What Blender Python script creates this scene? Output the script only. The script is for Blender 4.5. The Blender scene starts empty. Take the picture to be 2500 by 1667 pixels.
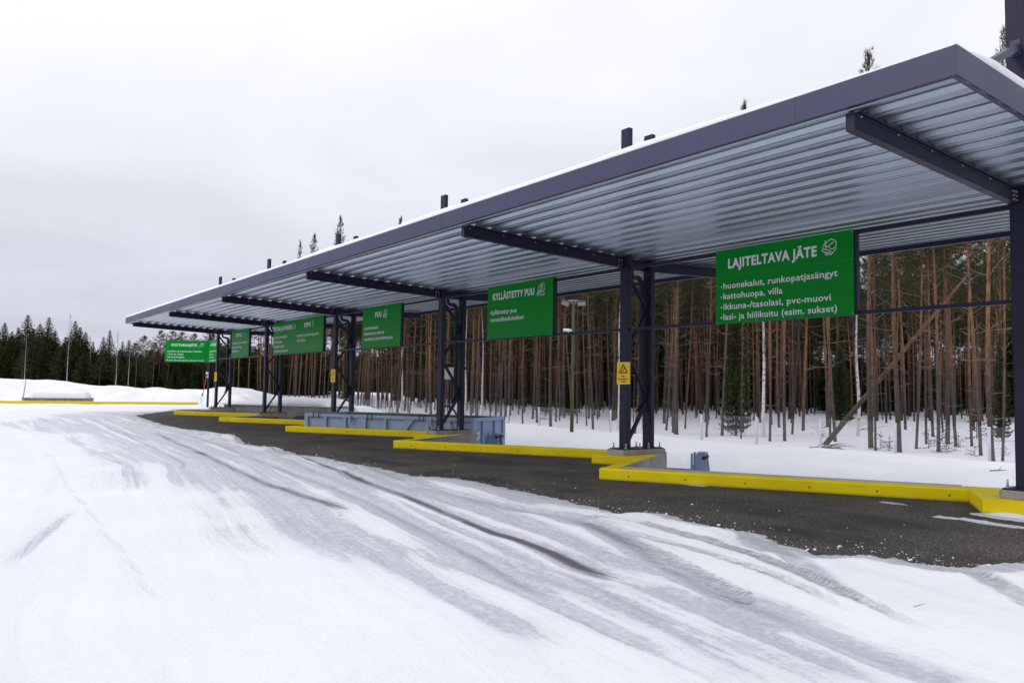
import bpy, bmesh, math, random
import numpy as np
from mathutils import Vector, Matrix

S = bpy.context.scene
COL = S.collection
random.seed(7)
RNG = np.random.default_rng(7)
R = math.radians

# ------------------------------------------------------------------ camera
YAW, PITCH, ROLL, FPX, EYE = R(36.261), R(3.409), R(0.865), 1901.35, 1.65
_f = np.array([math.sin(YAW) * math.cos(PITCH), math.cos(YAW) * math.cos(PITCH), math.sin(PITCH)])
_r = np.array([math.cos(YAW), -math.sin(YAW), 0.0])
_u = np.cross(_r, _f)
CR = math.cos(ROLL) * _r + math.sin(ROLL) * _u
CU = -math.sin(ROLL) * _r + math.cos(ROLL) * _u
cam = bpy.data.cameras.new("camera")
cam.sensor_width = 36.0
cam.lens = FPX / 2500 * 36
cam.clip_start = 0.05
cam.clip_end = 3000
camo = bpy.data.objects.new("camera", cam)
COL.objects.link(camo)
M = Matrix(((CR[0], CU[0], -_f[0], 0), (CR[1], CU[1], -_f[1], 0), (CR[2], CU[2], -_f[2], EYE), (0, 0, 0, 1)))
camo.matrix_world = M
S.camera = camo


def ray(px, py):
    d = CR * ((px - 1250) / FPX) - CU * ((py - 833.5) / FPX) + _f
    return d


def at(px, py, axis, val):
    """survey point: where the sight line through a photo pixel meets a plane X/Y/Z = val"""
    d = ray(px, py)
    o = np.array([0, 0, EYE])
    return o + d * ((val - o[axis]) / d[axis])


def G(px, py):
    return at(px, py, 2, 0.0)[:2]


# ------------------------------------------------------------------ world, sun, exposure
S.view_settings.view_transform = 'Standard'
S.view_settings.look = 'None'
S.view_settings.exposure = 0.0
S.view_settings.gamma = 1.0
SUN_EL, SUN_AZ = R(32), R(-62)       # azimuth measured from +Y towards +X
w = bpy.data.worlds.new("World")
S.world = w
w.use_nodes = True
nt = w.node_tree
nt.nodes.clear()
out = nt.nodes.new('ShaderNodeOutputWorld')
sky = nt.nodes.new('ShaderNodeTexSky')
sky.sky_type = 'NISHITA'
sky.sun_disc = False
sky.sun_elevation = SUN_EL
sky.sun_rotation = SUN_AZ
bg1 = nt.nodes.new('ShaderNodeBackground')
bg1.inputs[1].default_value = 0.10
nt.links.new(sky.outputs[0], bg1.inputs[0])
tc = nt.nodes.new('ShaderNodeTexCoord')
sep = nt.nodes.new('ShaderNodeSeparateXYZ')
nt.links.new(tc.outputs['Generated'], sep.inputs[0])
# cloud deck: project the direction on a flat layer overhead
zc = nt.nodes.new('ShaderNodeMath'); zc.operation = 'MAXIMUM'; zc.inputs[1].default_value = 0.0
nt.links.new(sep.outputs[2], zc.inputs[0])
za = nt.nodes.new('ShaderNodeMath'); za.operation = 'ADD'; za.inputs[1].default_value = 0.16
nt.links.new(zc.outputs[0], za.inputs[0])
dv_ = nt.nodes.new('ShaderNodeVectorMath'); dv_.operation = 'DIVIDE'
cmb = nt.nodes.new('ShaderNodeCombineXYZ')
for i in range(3):
    nt.links.new(za.outputs[0], cmb.inputs[i])
nt.links.new(tc.outputs['Generated'], dv_.inputs[0])
nt.links.new(cmb.outputs[0], dv_.inputs[1])
nz = nt.nodes.new('ShaderNodeTexNoise')
nz.inputs['Scale'].default_value = 0.85
nz.inputs['Detail'].default_value = 5
nz.inputs['Roughness'].default_value = 0.5
nz.inputs['Distortion'].default_value = 0.6
nt.links.new(dv_.outputs[0], nz.inputs['Vector'])
ramp = nt.nodes.new('ShaderNodeValToRGB')
ramp.color_ramp.elements[0].position = 0.0
ramp.color_ramp.elements[0].color = (0.56, 0.57, 0.665, 1)
e = ramp.color_ramp.elements.new(0.10); e.color = (0.63, 0.64, 0.735, 1)
e = ramp.color_ramp.elements.new(0.24); e.color = (0.77, 0.78, 0.86, 1)
e = ramp.color_ramp.elements.new(0.45); e.color = (0.88, 0.89, 0.96, 1)
ramp.color_ramp.elements[-1].position = 1.0
ramp.color_ramp.elements[-1].color = (1.30, 1.32, 1.40, 1)
nt.links.new(zc.outputs[0], ramp.inputs[0])
mr = nt.nodes.new('ShaderNodeMapRange')
mr.inputs[1].default_value = 0.30; mr.inputs[2].default_value = 0.70
mr.inputs[3].default_value = 0.88; mr.inputs[4].default_value = 1.10
nt.links.new(nz.outputs[0], mr.inputs[0])
vm = nt.nodes.new('ShaderNodeVectorMath'); vm.operation = 'SCALE'
nt.links.new(ramp.outputs[0], vm.inputs[0])
nt.links.new(mr.outputs[0], vm.inputs['Scale'])
bg2 = nt.nodes.new('ShaderNodeBackground')
bg2.inputs[1].default_value = 1.13
nt.links.new(vm.outputs[0], bg2.inputs[0])
mx = nt.nodes.new('ShaderNodeMixShader')
mx.inputs[0].default_value = 0.95
nt.links.new(bg1.outputs[0], mx.inputs[1])
nt.links.new(bg2.outputs[0], mx.inputs[2])
nt.links.new(mx.outputs[0], out.inputs[0])

sl = bpy.data.lights.new("sun", 'SUN')
sl.energy = 0.85
sl.angle = R(14)
sl.color = (1.0, 0.97, 0.93)
so = bpy.data.objects.new("sun", sl)
COL.objects.link(so)
sd_ = Vector((math.sin(SUN_AZ) * math.cos(SUN_EL), math.cos(SUN_AZ) * math.cos(SUN_EL), math.sin(SUN_EL)))
so.rotation_euler = sd_.to_track_quat('Z', 'Y').to_euler()
so.location = (-20, 0, 40)


# ------------------------------------------------------------------ materials
class NB:
    def __init__(self, name):
        self.m = bpy.data.materials.new(name)
        self.m.use_nodes = True
        self.t = self.m.node_tree
        self.b = self.t.nodes['Principled BSDF']

    def n(self, typ, **kw):
        x = self.t.nodes.new(typ)
        for k, v in kw.items():
            setattr(x, k, v)
        return x

    def l(self, a, b):
        self.t.links.new(a, b)

    def val(self, sock, v):
        if hasattr(v, 'is_linked') or isinstance(v, bpy.types.NodeSocket):
            self.l(v, sock)
        else:
            sock.default_value = v

    def noise(self, scale, detail=4, rough=0.55, vec=None, dist=0.0):
        x = self.n('ShaderNodeTexNoise')
        x.inputs['Scale'].default_value = scale
        x.inputs['Detail'].default_value = detail
        x.inputs['Roughness'].default_value = rough
        x.inputs['Distortion'].default_value = dist
        if vec is not None:
            self.l(vec, x.inputs['Vector'])
        return x.outputs['Fac']

    def obj(self):
        return self.n('ShaderNodeTexCoord').outputs['Object']

    def geo(self):
        return self.n('ShaderNodeNewGeometry').outputs['Position']

    def scale(self, vec, s):
        x = self.n('ShaderNodeMapping')
        x.inputs['Scale'].default_value = s
        self.l(vec, x.inputs['Vector'])
        return x.outputs[0]

    def rng(self, v, a, b, c=0.0, d=1.0, smooth=False):
        x = self.n('ShaderNodeMapRange')
        x.inputs[1].default_value = a; x.inputs[2].default_value = b
        x.inputs[3].default_value = c; x.inputs[4].default_value = d
        if smooth:
            x.interpolation_type = 'SMOOTHSTEP'
        self.val(x.inputs[0], v)
        return x.outputs[0]

    def math(self, op, a, b=0.0, c=None):
        x = self.n('ShaderNodeMath', operation=op)
        self.val(x.inputs[0], a)
        self.val(x.inputs[1], b)
        if c is not None:
            self.val(x.inputs[2], c)
        return x.outputs[0]

    def mix(self, f, a, b):
        x = self.n('ShaderNodeMix', data_type='RGBA')
        self.val(x.inputs[0], f)
        self.val(x.inputs[6], a if not isinstance(a, tuple) else (*a, 1))
        self.val(x.inputs[7], b if not isinstance(b, tuple) else (*b, 1))
        return x.outputs[2]

    def attr(self, name, out='Fac'):
        x = self.n('ShaderNodeAttribute')
        x.attribute_name = name
        return x.outputs[out]

    def bump(self, h, strength=0.3, dist=0.02):
        x = self.n('ShaderNodeBump')
        x.inputs['Strength'].default_value = strength
        x.inputs['Distance'].default_value = dist
        self.l(h, x.inputs['Height'])
        self.l(x.outputs[0], self.b.inputs['Normal'])

    def set(self, col=None, rough=None, metal=None, spec=None):
        if col is not None:
            self.val(self.b.inputs['Base Color'], col if not isinstance(col, tuple) else (*col, 1))
        if rough is not None:
            self.val(self.b.inputs['Roughness'], rough)
        if metal is not None:
            self.b.inputs['Metallic'].default_value = metal
        if spec is not None:
            self.b.inputs['Specular IOR Level'].default_value = spec
        return self.m


def paint(name, col, rough=0.45, var=0.18, scale=3.0, spec=0.4, bump=0.0, dirt=None, bscale=2.0):
    b = NB(name)
    o = b.geo()
    n1 = b.noise(scale, 5, 0.6, o)
    n2 = b.noise(scale * 9, 3, 0.6, o)
    f = b.math('ADD', b.math('MULTIPLY', n1, 0.7), b.math('MULTIPLY', n2, 0.3))
    lo = tuple(c * (1 - var) for c in col)
    hi = tuple(min(1, c * (1 + var)) for c in col)
    c = b.mix(b.rng(f, 0.3, 0.7), lo, hi)
    if dirt:
        c = b.mix(b.rng(b.noise(scale * 2.3, 6, 0.7, o), 0.56, 0.78, 0, dirt[3]), c, dirt[:3])
    if bump:
        b.bump(b.noise(bscale, 4, 0.5, o), bump, 0.03)
    return b.set(c, b.rng(n1, 0.3, 0.7, rough * 0.85, rough * 1.15), spec=spec)


MAT = {}
MAT['steel'] = paint('steel_paint', (0.021, 0.021, 0.044), 0.45, 0.15, 2.0, 0.15)
MAT['fascia'] = paint('fascia_sheet', (0.044, 0.046, 0.098), 0.45, 0.10, 0.8, 0.3, 0.10, bscale=1.3)
MAT['black'] = paint('black_plastic', (0.012, 0.012, 0.015), 0.4, 0.2, 4, 0.4)
MAT['green'] = paint('sign_green', (0.003, 0.225, 0.024), 0.36, 0.06, 1.5, 0.07)
MAT['letter'] = paint('sign_white', (0.72, 0.72, 0.78), 0.4, 0.04, 5, 0.3)
MAT['yellow_sign'] = paint('warning_yellow', (0.86, 0.55, 0.008), 0.4, 0.05, 5, 0.35)
MAT['ink'] = paint('sign_black', (0.01, 0.009, 0.01), 0.5, 0.05, 5, 0.2)
MAT['tank'] = paint('container_blue_grey', (0.26, 0.335, 0.50), 0.5, 0.10, 1.6, 0.35, 0.06, (0.12, 0.10, 0.09, 0.35))
MAT['tank_in'] = paint('container_inside', (0.10, 0.125, 0.11), 0.6, 0.2, 2, 0.3, 0.1, (0.10, 0.06, 0.04, 0.5))
MAT['blue'] = paint('container_dark_blue', (0.012, 0.02, 0.11), 0.45, 0.15, 3, 0.4)
MAT['rust'] = paint('rust', (0.07, 0.03, 0.018), 0.8, 0.4, 14, 0.2)
MAT['galv'] = paint('galvanised', (0.42, 0.43, 0.47), 0.45, 0.12, 6, 0.5)
MAT['galv'].node_tree.nodes['Principled BSDF'].inputs['Metallic'].default_value = 0.5
MAT['post'] = paint('fence_post_zinc', (0.56, 0.57, 0.62), 0.5, 0.08, 4, 0.3)
MAT['wire'] = paint('fence_wire', (0.34, 0.34, 0.37), 0.5, 0.1, 4, 0.3)
MAT['plate'] = paint('edge_plate_steel', (0.40, 0.41, 0.50), 0.55, 0.06, 1.2, 0.4)
MAT['white'] = paint('white_enamel', (0.75, 0.76, 0.78), 0.35, 0.04, 6, 0.4)
MAT['red'] = paint('red_paint', (0.5, 0.03, 0.035), 0.45, 0.1, 9, 0.4)
MAT['pink'] = paint('faded_red_marker', (0.50, 0.24, 0.30), 0.6, 0.1, 9, 0.3)
MAT['teal'] = paint('teal_plastic', (0.01, 0.14, 0.15), 0.45, 0.1, 9, 0.3)
MAT['wood_pole'] = None


def concrete():
    b = NB('concrete')
    o = b.geo()
    n1 = b.noise(1.3, 6, 0.65, o)
    n2 = b.noise(14, 5, 0.7, o)
    st = b.noise(3.0, 4, 0.6, b.scale(o, (4, 4, 0.6)))
    c = b.mix(b.rng(n1, 0.3, 0.7), (0.22, 0.215, 0.22), (0.40, 0.39, 0.38))
    c = b.mix(b.rng(n2, 0.35, 0.75, 0, 0.5), c, (0.12, 0.115, 0.11))
    c = b.mix(b.rng(st, 0.52, 0.72, 0, 0.6), c, (0.075, 0.07, 0.07))
    b.bump(n2, 0.35, 0.02)
    return b.set(c, 0.85, spec=0.25)


def yellow():
    b = NB('kerb_yellow')
    o = b.geo()
    n1 = b.noise(1.1, 5, 0.6, o)
    n2 = b.noise(38, 4, 0.7, o)
    n3 = b.noise(7, 6, 0.75, o)
    z = b.n('ShaderNodeSeparateXYZ'); b.l(o, z.inputs[0])
    c = b.mix(b.rng(n1, 0.3, 0.7), (0.68, 0.52, 0.004), (0.78, 0.63, 0.006))
    c = b.mix(b.rng(n2, 0.62, 0.74, 0, 0.55), c, (0.30, 0.23, 0.02))
    c = b.mix(b.rng(n3, 0.60, 0.80, 0, 0.55), c, (0.22, 0.18, 0.05))
    scuff = b.noise(1.0, 5, 0.7, b.scale(o, (0.9, 0.9, 14)))
    c = b.mix(b.math('MULTIPLY', b.rng(scuff, 0.60, 0.72), b.rng(n1, 0.45, 0.65, 0, 0.6)), c, (0.10, 0.085, 0.04))
    # splash dirt creeping up from the asphalt
    low = b.rng(b.math('ADD', z.outputs[2], b.math('MULTIPLY', n3, 0.06)), 0.02, 0.075, 0.75, 0.0)
    c = b.mix(low, c, (0.10, 0.085, 0.04))
    b.bump(n2, 0.25, 0.01)
    return b.set(c, 0.55, spec=0.18)


def roof_metal():
    b = NB('galvanised_sheet')
    o = b.geo()
    n1 = b.noise(0.7, 4, 0.6, b.scale(o, (1.0, 0.5, 1.0)))
    n2 = b.noise(30, 3, 0.6, o)
    st = b.noise(2.0, 4, 0.6, b.scale(o, (6, 0.15, 6)))
    c = b.mix(b.rng(n1, 0.3, 0.7), (0.33, 0.38, 0.455), (0.44, 0.495, 0.58))
    c = b.mix(b.rng(n2, 0.35, 0.7, 0, 0.25), c, (0.30, 0.35, 0.42))
    c = b.mix(b.rng(st, 0.5, 0.75, 0, 0.4), c, (0.24, 0.28, 0.35))
    return b.set(c, b.rng(n1, 0.3, 0.7, 0.31, 0.40), metal=0.92)


def asphalt():
    b = NB('asphalt')
    o = b.geo()
    n1 = b.noise(0.9, 6, 0.62, o)
    grit = b.noise(26, 3, 0.75, o)
    grit2 = b.noise(62, 2, 0.7, o)
    wet = b.rng(b.noise(0.55, 5, 0.6, b.scale(o, (1.3, 0.8, 1)), 0.15), 0.47, 0.70, 0, 1, True)
    c = b.mix(b.rng(n1, 0.3, 0.7), (0.022, 0.018, 0.0165), (0.044, 0.037, 0.032))
    g = b.math('MAXIMUM', b.rng(grit, 0.555, 0.62), b.math('MULTIPLY', b.rng(grit2, 0.52, 0.64), 0.8))
    c = b.mix(b.math('MULTIPLY', g, b.rng(n1, 0.28, 0.62, 0.35, 0.95)), c, (0.30, 0.27, 0.245))
    c = b.mix(b.math('MULTIPLY', wet, 0.78), c, (0.014, 0.013, 0.017))
    b.bump(grit, 1.0, 0.035)
    return b.set(c, b.rng(wet, 0, 1, 0.85, 0.5), spec=0.3)


def snow_plain(name='snow', bs=0.5):
    b = NB(name)
    o = b.geo()
    n1 = b.noise(0.35, 5, 0.6, o)
    n2 = b.noise(5, 6, 0.65, o)
    n3 = b.noise(60, 3, 0.7, o)
    c = b.mix(b.rng(n1, 0.3, 0.7), (0.78, 0.785, 0.825), (0.86, 0.865, 0.885))
    h = b.math('ADD', b.math('MULTIPLY', n2, 1.0), b.math('MULTIPLY', n3, 0.12))
    b.bump(h, bs, 0.05)
    return b.set(c, 0.75, spec=0.2)


def forest_snow():
    b = NB('forest_snow')
    o = b.geo()
    n2 = b.noise(3, 6, 0.65, o)
    litter = b.rng(b.noise(16, 5, 0.8, b.scale(o, (1, 1, 1))), 0.62, 0.70)
    patch = b.rng(b.noise(0.8, 4, 0.6, o), 0.45, 0.65)
    c = b.mix(b.math('MULTIPLY', litter, b.math('MULTIPLY', patch, 0.8)), (0.80, 0.80, 0.86), (0.11, 0.085, 0.06))
    b.bump(n2, 0.6, 0.12)
    return b.set(c, 0.8, spec=0.15)


def yard_snow():
    """driven snow: white pack, grey ice, dark wet ruts; masks come from the surveyed tracks"""
    b = NB('yard_snow')
    o = b.geo()
    fl = b.attr('flow', 'Vector')
    ice = b.attr('ice'); dark = b.attr('dark'); tr = b.attr('tread', 'Vector')
    streak = b.noise(1.0, 6, 0.66, b.scale(fl, (2.3, 0.075, 1)), 0.25)
    fine = b.noise(1.0, 7, 0.70, b.scale(fl, (15, 0.75, 1)), 0.3)
    n2 = b.noise(9, 6, 0.7, o)
    n3 = b.noise(75, 3, 0.7, o)
    big = b.noise(0.45, 4, 0.55, o)
    crust = b.noise(17, 6, 0.75, o)
    lines = b.noise(1.0, 3, 0.55, b.scale(fl, (8.5, 0.045, 1)))
    k = b.math('ADD', ice, b.math('MULTIPLY', b.math('SUBTRACT', streak, 0.5), 1.7))
    k = b.math('ADD', k, b.math('MULTIPLY', b.math('SUBTRACT', fine, 0.5), 1.1))
    k = b.math('ADD', k, b.math('MULTIPLY', b.math('SUBTRACT', n2, 0.5), 0.9))
    k = b.math('ADD', k, b.math('MULTIPLY', b.math('SUBTRACT', lines, 0.5), 1.3))
    icef = b.math('MULTIPLY', b.rng(k, 0.28, 0.56, 0, 1, True), b.rng(ice, 0.02, 0.16, 0, 1))
    d = b.math('ADD', dark, b.math('MULTIPLY', b.math('SUBTRACT', fine, 0.5), 0.9))
    d = b.math('ADD', d, b.math('MULTIPLY', b.math('SUBTRACT', n3, 0.5), 0.7))
    d = b.math('ADD', d, b.math('MULTIPLY', b.math('SUBTRACT', crust, 0.5), 0.8))
    df = b.math('MULTIPLY', b.rng(d, 0.16, 0.66, 0, 1), b.rng(dark, 0.03, 0.2, 0, 1))
    # tyre tread: ribs across the rut
    sx = b.n('ShaderNodeSeparateXYZ'); b.l(tr, sx.inputs[0])
    ph = b.math('ADD', b.math('MULTIPLY', sx.outputs[1], 105.0), b.math('MULTIPLY', b.math('ABSOLUTE', sx.outputs[0]), 3.4))
    rib = b.rng(b.math('SINE', ph), -0.2, 0.6, 0, 1)
    trf = b.math('MULTIPLY', sx.outputs[2], b.math('MULTIPLY', rib, b.rng(n2, 0.36, 0.56, 0.25, 1)))
    white = b.mix(b.rng(big, 0.3, 0.7), (0.775, 0.78, 0.815), (0.835, 0.84, 0.865))
    white = b.mix(b.math('MULTIPLY', b.rng(streak, 0.46, 0.62), b.rng(ice, 0, 0.2, 0.30, 0.65)), white, (0.68, 0.685, 0.745))
    icec = b.mix(b.rng(fine, 0.3, 0.7), (0.44, 0.442, 0.525), (0.65, 0.655, 0.745))
    icec = b.mix(b.rng(lines, 0.50, 0.58, 0, 0.5), icec, (0.70, 0.705, 0.77))
    icec = b.mix(b.rng(crust, 0.48, 0.60, 0, 0.7), icec, (0.80, 0.805, 0.84))
    c = b.mix(b.math('MULTIPLY', icef, 0.95), white, icec)
    c = b.mix(b.math('MULTIPLY', sx.outputs[2], b.rng(n2, 0.33, 0.6, 0.40, 0.9)), c, (0.53, 0.535, 0.59))
    c = b.mix(b.math('MULTIPLY', trf, 0.85), c, (0.34, 0.345, 0.39))
    c = b.mix(b.math('MULTIPLY', df, 0.95), c, (0.10, 0.095, 0.105))
    spk = b.math('MULTIPLY', b.rng(n3, 0.70, 0.74), b.rng(n2, 0.56, 0.66, 0, 0.6))
    c = b.mix(spk, c, (0.30, 0.25, 0.22))
    rill = b.noise(1.0, 4, 0.6, b.scale(fl, (5.5, 0.10, 1)), 0.2)
    h = b.math('ADD', b.math('MULTIPLY', n2, 0.45), b.math('MULTIPLY', n3, 0.10))
    h = b.math('ADD', h, b.math('MULTIPLY', crust, b.rng(ice, 0, 0.5, 0.25, 0.8)))
    h = b.math('ADD', h, b.math('MULTIPLY', rill, b.rng(ice, 0, 0.6, 0.12, 0.7)))
    h = b.math('ADD', h, b.math('MULTIPLY', fine, b.rng(ice, 0, 0.5, 0.15, 0.7)))
    h = b.math('SUBTRACT', h, b.math('MULTIPLY', trf, 0.10))
    b.bump(h, 0.9, 0.04)
    return b.set(c, b.rng(icef, 0, 1, 0.72, 0.42), spec=0.22)


def bark(name, lo, hi, dk, h0, h1, flake=7):
    b = NB(name)
    o = b.obj()
    z = b.n('ShaderNodeSeparateXYZ'); b.l(o, z.inputs[0])
    rnd = b.n('ShaderNodeObjectInfo').outputs['Random']
    n1 = b.noise(flake, 6, 0.7, b.scale(o, (1, 1, 0.45)))
    n2 = b.noise(1.5, 3, 0.6, b.scale(o, (1, 1, 0.5)))
    hh = b.math('ADD', z.outputs[2], b.math('ADD', b.math('MULTIPLY', n2, 3.0), b.math('MULTIPLY', rnd, 2.4)))
    c = b.mix(b.rng(hh, h0, h1, 0, 1, True), lo, hi)
    c = b.mix(b.rng(n1, 0.42, 0.68, 0, 0.85), c, dk)
    r2 = b.math('FRACT', b.math('MULTIPLY', rnd, 7.31))
    c = b.mix(b.rng(r2, 0.25, 0.95, 0, 0.8), c, (lo[0] * .55, lo[1] * .55, lo[2] * .58))
    b.bump(n1, 0.6, 0.03)
    return b.set(c, 0.9, spec=0.15)


def birch_bark():
    b = NB('birch_bark')
    o = b.obj()
    n1 = b.noise(5, 5, 0.7, b.scale(o, (1, 1, 2.2)))
    n2 = b.noise(1.2, 3, 0.6, b.scale(o, (1, 1, 1.5)))
    c = b.mix(b.rng(n2, 0.3, 0.7), (0.55, 0.52, 0.49), (0.72, 0.70, 0.67))
    c = b.mix(b.rng(n1, 0.56, 0.63), c, (0.04, 0.035, 0.03))
    return b.set(c, 0.75, spec=0.2)


def needles(name, a, c2):
    b = NB(name)
    o = b.obj()
    rnd = b.n('ShaderNodeObjectInfo').outputs['Random']
    n1 = b.noise(1.4, 3, 0.6, o)
    c = b.mix(b.rng(n1, 0.32, 0.68), a, c2)
    c = b.mix(b.rng(rnd, 0, 1, 0, 0.4), c, (a[0] * 1.3, a[1] * 1.15, a[2] * 0.9))
    b.set(c, 0.7, spec=0.15)
    return b.m


def wood_pole_mat():
    b = NB('weathered_pole_wood')
    o = b.obj()
    n = b.noise(6, 5, 0.6, b.scale(o, (3, 3, 0.15)))
    n2 = b.noise(0.6, 3, 0.5, o)
    c = b.mix(b.rng(n, 0.3, 0.7), (0.06, 0.05, 0.034), (0.135, 0.115, 0.078))
    c = b.mix(b.rng(n2, 0.4, 0.7, 0, 0.5), c, (0.09, 0.10, 0.05))
    return b.set(c, 0.85, spec=0.2)


MAT['concrete'] = concrete()
MAT['yellow'] = yellow()
MAT['roof'] = roof_metal()
MAT['asphalt'] = asphalt()
MAT['snow'] = snow_plain()
MAT['bank'] = snow_plain('bank_snow', 0.8)
MAT['forest_snow'] = forest_snow()
MAT['yard'] = yard_snow()
MAT['pine_bark'] = bark('pine_bark', (0.100, 0.081, 0.073), (0.315, 0.155, 0.072), (0.030, 0.022, 0.020), 3.4, 8.6)
MAT['dead_wood'] = bark('dead_branch_wood', (0.22, 0.195, 0.175), (0.25, 0.20, 0.165), (0.12, 0.10, 0.09), 2.0, 9.0)
MAT['spruce_bark'] = bark('spruce_bark', (0.07, 0.052, 0.045), (0.10, 0.07, 0.055), (0.035, 0.026, 0.024), 2.0, 9.0)
MAT['birch'] = birch_bark()
MAT['twig'] = paint('birch_twig', (0.10, 0.065, 0.062), 0.8, 0.2, 5, 0.15)
MAT['pine_needle'] = needles('pine_needles', (0.020, 0.033, 0.013), (0.060, 0.074, 0.024))
MAT['spruce_needle'] = needles('spruce_needles', (0.016, 0.031, 0.012), (0.072, 0.084, 0.022))
MAT['wood_pole'] = wood_pole_mat()


# ------------------------------------------------------------------ mesh helpers
def tag(o, label=None, cat=None, group=None, kind=None):
    if label: o['label'] = label
    if cat: o['category'] = cat
    if group: o['group'] = group
    if kind: o['kind'] = kind
    return o


def empty(name, loc=(0, 0, 0), rz=0.0):
    o = bpy.data.objects.new(name, None)
    o.empty_display_size = 0.2
    COL.objects.link(o)
    o.location = loc
    o.rotation_euler = (0, 0, rz)
    return o


def np_mesh(name, V, F, mats, midx=None, smooth=False):
    """V (n,3), F (m,k) numpy arrays"""
    me = bpy.data.meshes.new(name)
    V = np.asarray(V, np.float32); F = np.asarray(F, np.int32)
    k = F.shape[1]
    me.vertices.add(len(V)); me.vertices.foreach_set('co', V.ravel())
    me.loops.add(F.size); me.loops.foreach_set('vertex_index', F.ravel())
    me.polygons.add(len(F))
    me.polygons.foreach_set('loop_start', np.arange(0, F.size, k, dtype=np.int32))
    me.polygons.foreach_set('loop_total', np.full(len(F), k, np.int32))
    for m in mats:
        me.materials.append(m)
    if midx is not None:
        me.polygons.foreach_set('material_index', np.asarray(midx, np.int32))
    me.polygons.foreach_set('use_smooth', np.full(len(F), smooth, bool))
    me.update(calc_edges=True)
    me.validate()
    return me


class MB:
    def __init__(self):
        self.v = []; self.f = []; self.m = []; self.s = []

    def add(self, vs, fs, mi=0, smooth=False):
        b = len(self.v)
        self.v += [tuple(map(float, p)) for p in vs]
        for q in fs:
            self.f.append(tuple(b + i for i in q)); self.m.append(mi); self.s.append(smooth)

    def box(self, x0, x1, y0, y1, z0, z1, mi=0, T=None):
        vs = [(x, y, z) for z in (z0, z1) for y in (y0, y1) for x in (x0, x1)]
        if T: vs = [T(*p) for p in vs]
        self.add(vs, [(0, 2, 3, 1), (4, 5, 7, 6), (0, 1, 5, 4), (2, 6, 7, 3), (0, 4, 6, 2), (1, 3, 7, 5)], mi)

    def bar(self, a, b, wu, wv, up=(0, 0, 1), mi=0):
        a = Vector(a); b = Vector(b)
        d = (b - a).normalized()
        u = d.cross(Vector(up))
        if u.length < 1e-4: u = d.cross(Vector((1, 0, 0)))
        u.normalize(); v = u.cross(d)
        vs = [p + u * (sx * wu / 2) + v * (sy * wv / 2) for p in (a, b) for sy in (-1, 1) for sx in (-1, 1)]
        self.add(vs, [(0, 2, 3, 1), (4, 5, 7, 6), (0, 1, 5, 4), (2, 6, 7, 3), (0, 4, 6, 2), (1, 3, 7, 5)], mi)

    def tube(self, pts, rad, n=8, mi=0, smooth=True, cap=True):
        pts = [Vector(p) for p in pts]
        if not hasattr(rad, '__len__'): rad = [rad] * len(pts)
        vs = []; fs = []
        for i, p in enumerate(pts):
            d = (pts[min(i + 1, len(pts) - 1)] - pts[max(i - 1, 0)]).normalized()
            ref = Vector((0, 0, 1)) if abs(d.z) < 0.9 else Vector((1, 0, 0))
            u = d.cross(ref).normalized(); v = d.cross(u)
            for k in range(n):
                a = 2 * math.pi * k / n
                vs.append(p + (u * math.cos(a) + v * math.sin(a)) * rad[i])
        for i in range(len(pts) - 1):
            for k in range(n):
                a = i * n + k; b = i * n + (k + 1) % n
                fs.append((a, b, b + n, a + n))
        if cap:
            fs.append(tuple(range(n))[::-1]); fs.append(tuple((len(pts) - 1) * n + k for k in range(n)))
        self.add(vs, fs, mi, smooth)

    def prism(self, poly, t0, t1, T, mi=0):
        """poly list of (a,b); T(a,b,t) -> xyz"""
        n = len(poly)
        vs = [T(a, b, t0) for a, b in poly] + [T(a, b, t1) for a, b in poly]
        fs = [tuple(range(n))[::-1], tuple(range(n, 2 * n))]
        fs += [(i, (i + 1) % n, (i + 1) % n + n, i + n) for i in range(n)]
        self.add(vs, fs, mi)

    def build(self, name, mats, parent=None, bevel=0.0, fix=True):
        me = bpy.data.meshes.new(name)
        me.from_pydata(self.v, [], self.f)
        if not isinstance(mats, (list, tuple)): mats = [mats]
        for m in mats: me.materials.append(m)
        me.polygons.foreach_set('material_index', self.m)
        me.polygons.foreach_set('use_smooth', self.s)
        if fix:
            bm = bmesh.new(); bm.from_mesh(me)
            bmesh.ops.recalc_face_normals(bm, faces=bm.faces[:])
            if bevel:
                bmesh.ops.bevel(bm, geom=[e for e in bm.edges if e.is_manifold and e.calc_face_angle(0) > 0.6], offset=bevel,
                                segments=2, affect='EDGES', profile=0.6)
            bm.to_mesh(me); bm.free()
        me.update()
        o = bpy.data.objects.new(name, me)
        COL.objects.link(o)
        if parent: o.parent = parent
        return o


def link(name, me, parent=None):
    o = bpy.data.objects.new(name, me)
    COL.objects.link(o)
    if parent: o.parent = parent
    return o


def sstep(x, a, b):
    t = np.clip((x - a) / (b - a), 0, 1)
    return t * t * (3 - 2 * t)


_perm = RNG.random((257, 257))


def vnoise(x, y):
    xi = np.floor(x).astype(int); yi = np.floor(y).astype(int)
    fx = x - xi; fy = y - yi
    fx = fx * fx * (3 - 2 * fx); fy = fy * fy * (3 - 2 * fy)
    g = lambda a, b: _perm[a % 256, b % 256]
    return (g(xi, yi) * (1 - fx) + g(xi + 1, yi) * fx) * (1 - fy) + (g(xi, yi + 1) * (1 - fx) + g(xi + 1, yi + 1) * fx) * fy


def fbm(x, y, oc=4, g=0.5):
    s = 0; a = 1; t = 0
    for i in range(oc):
        s = s + a * (vnoise(x * 2 ** i + 17.3 * i, y * 2 ** i + 5.1 * i) - 0.5); t += a; a *= g
    return s / t * 2


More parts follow.
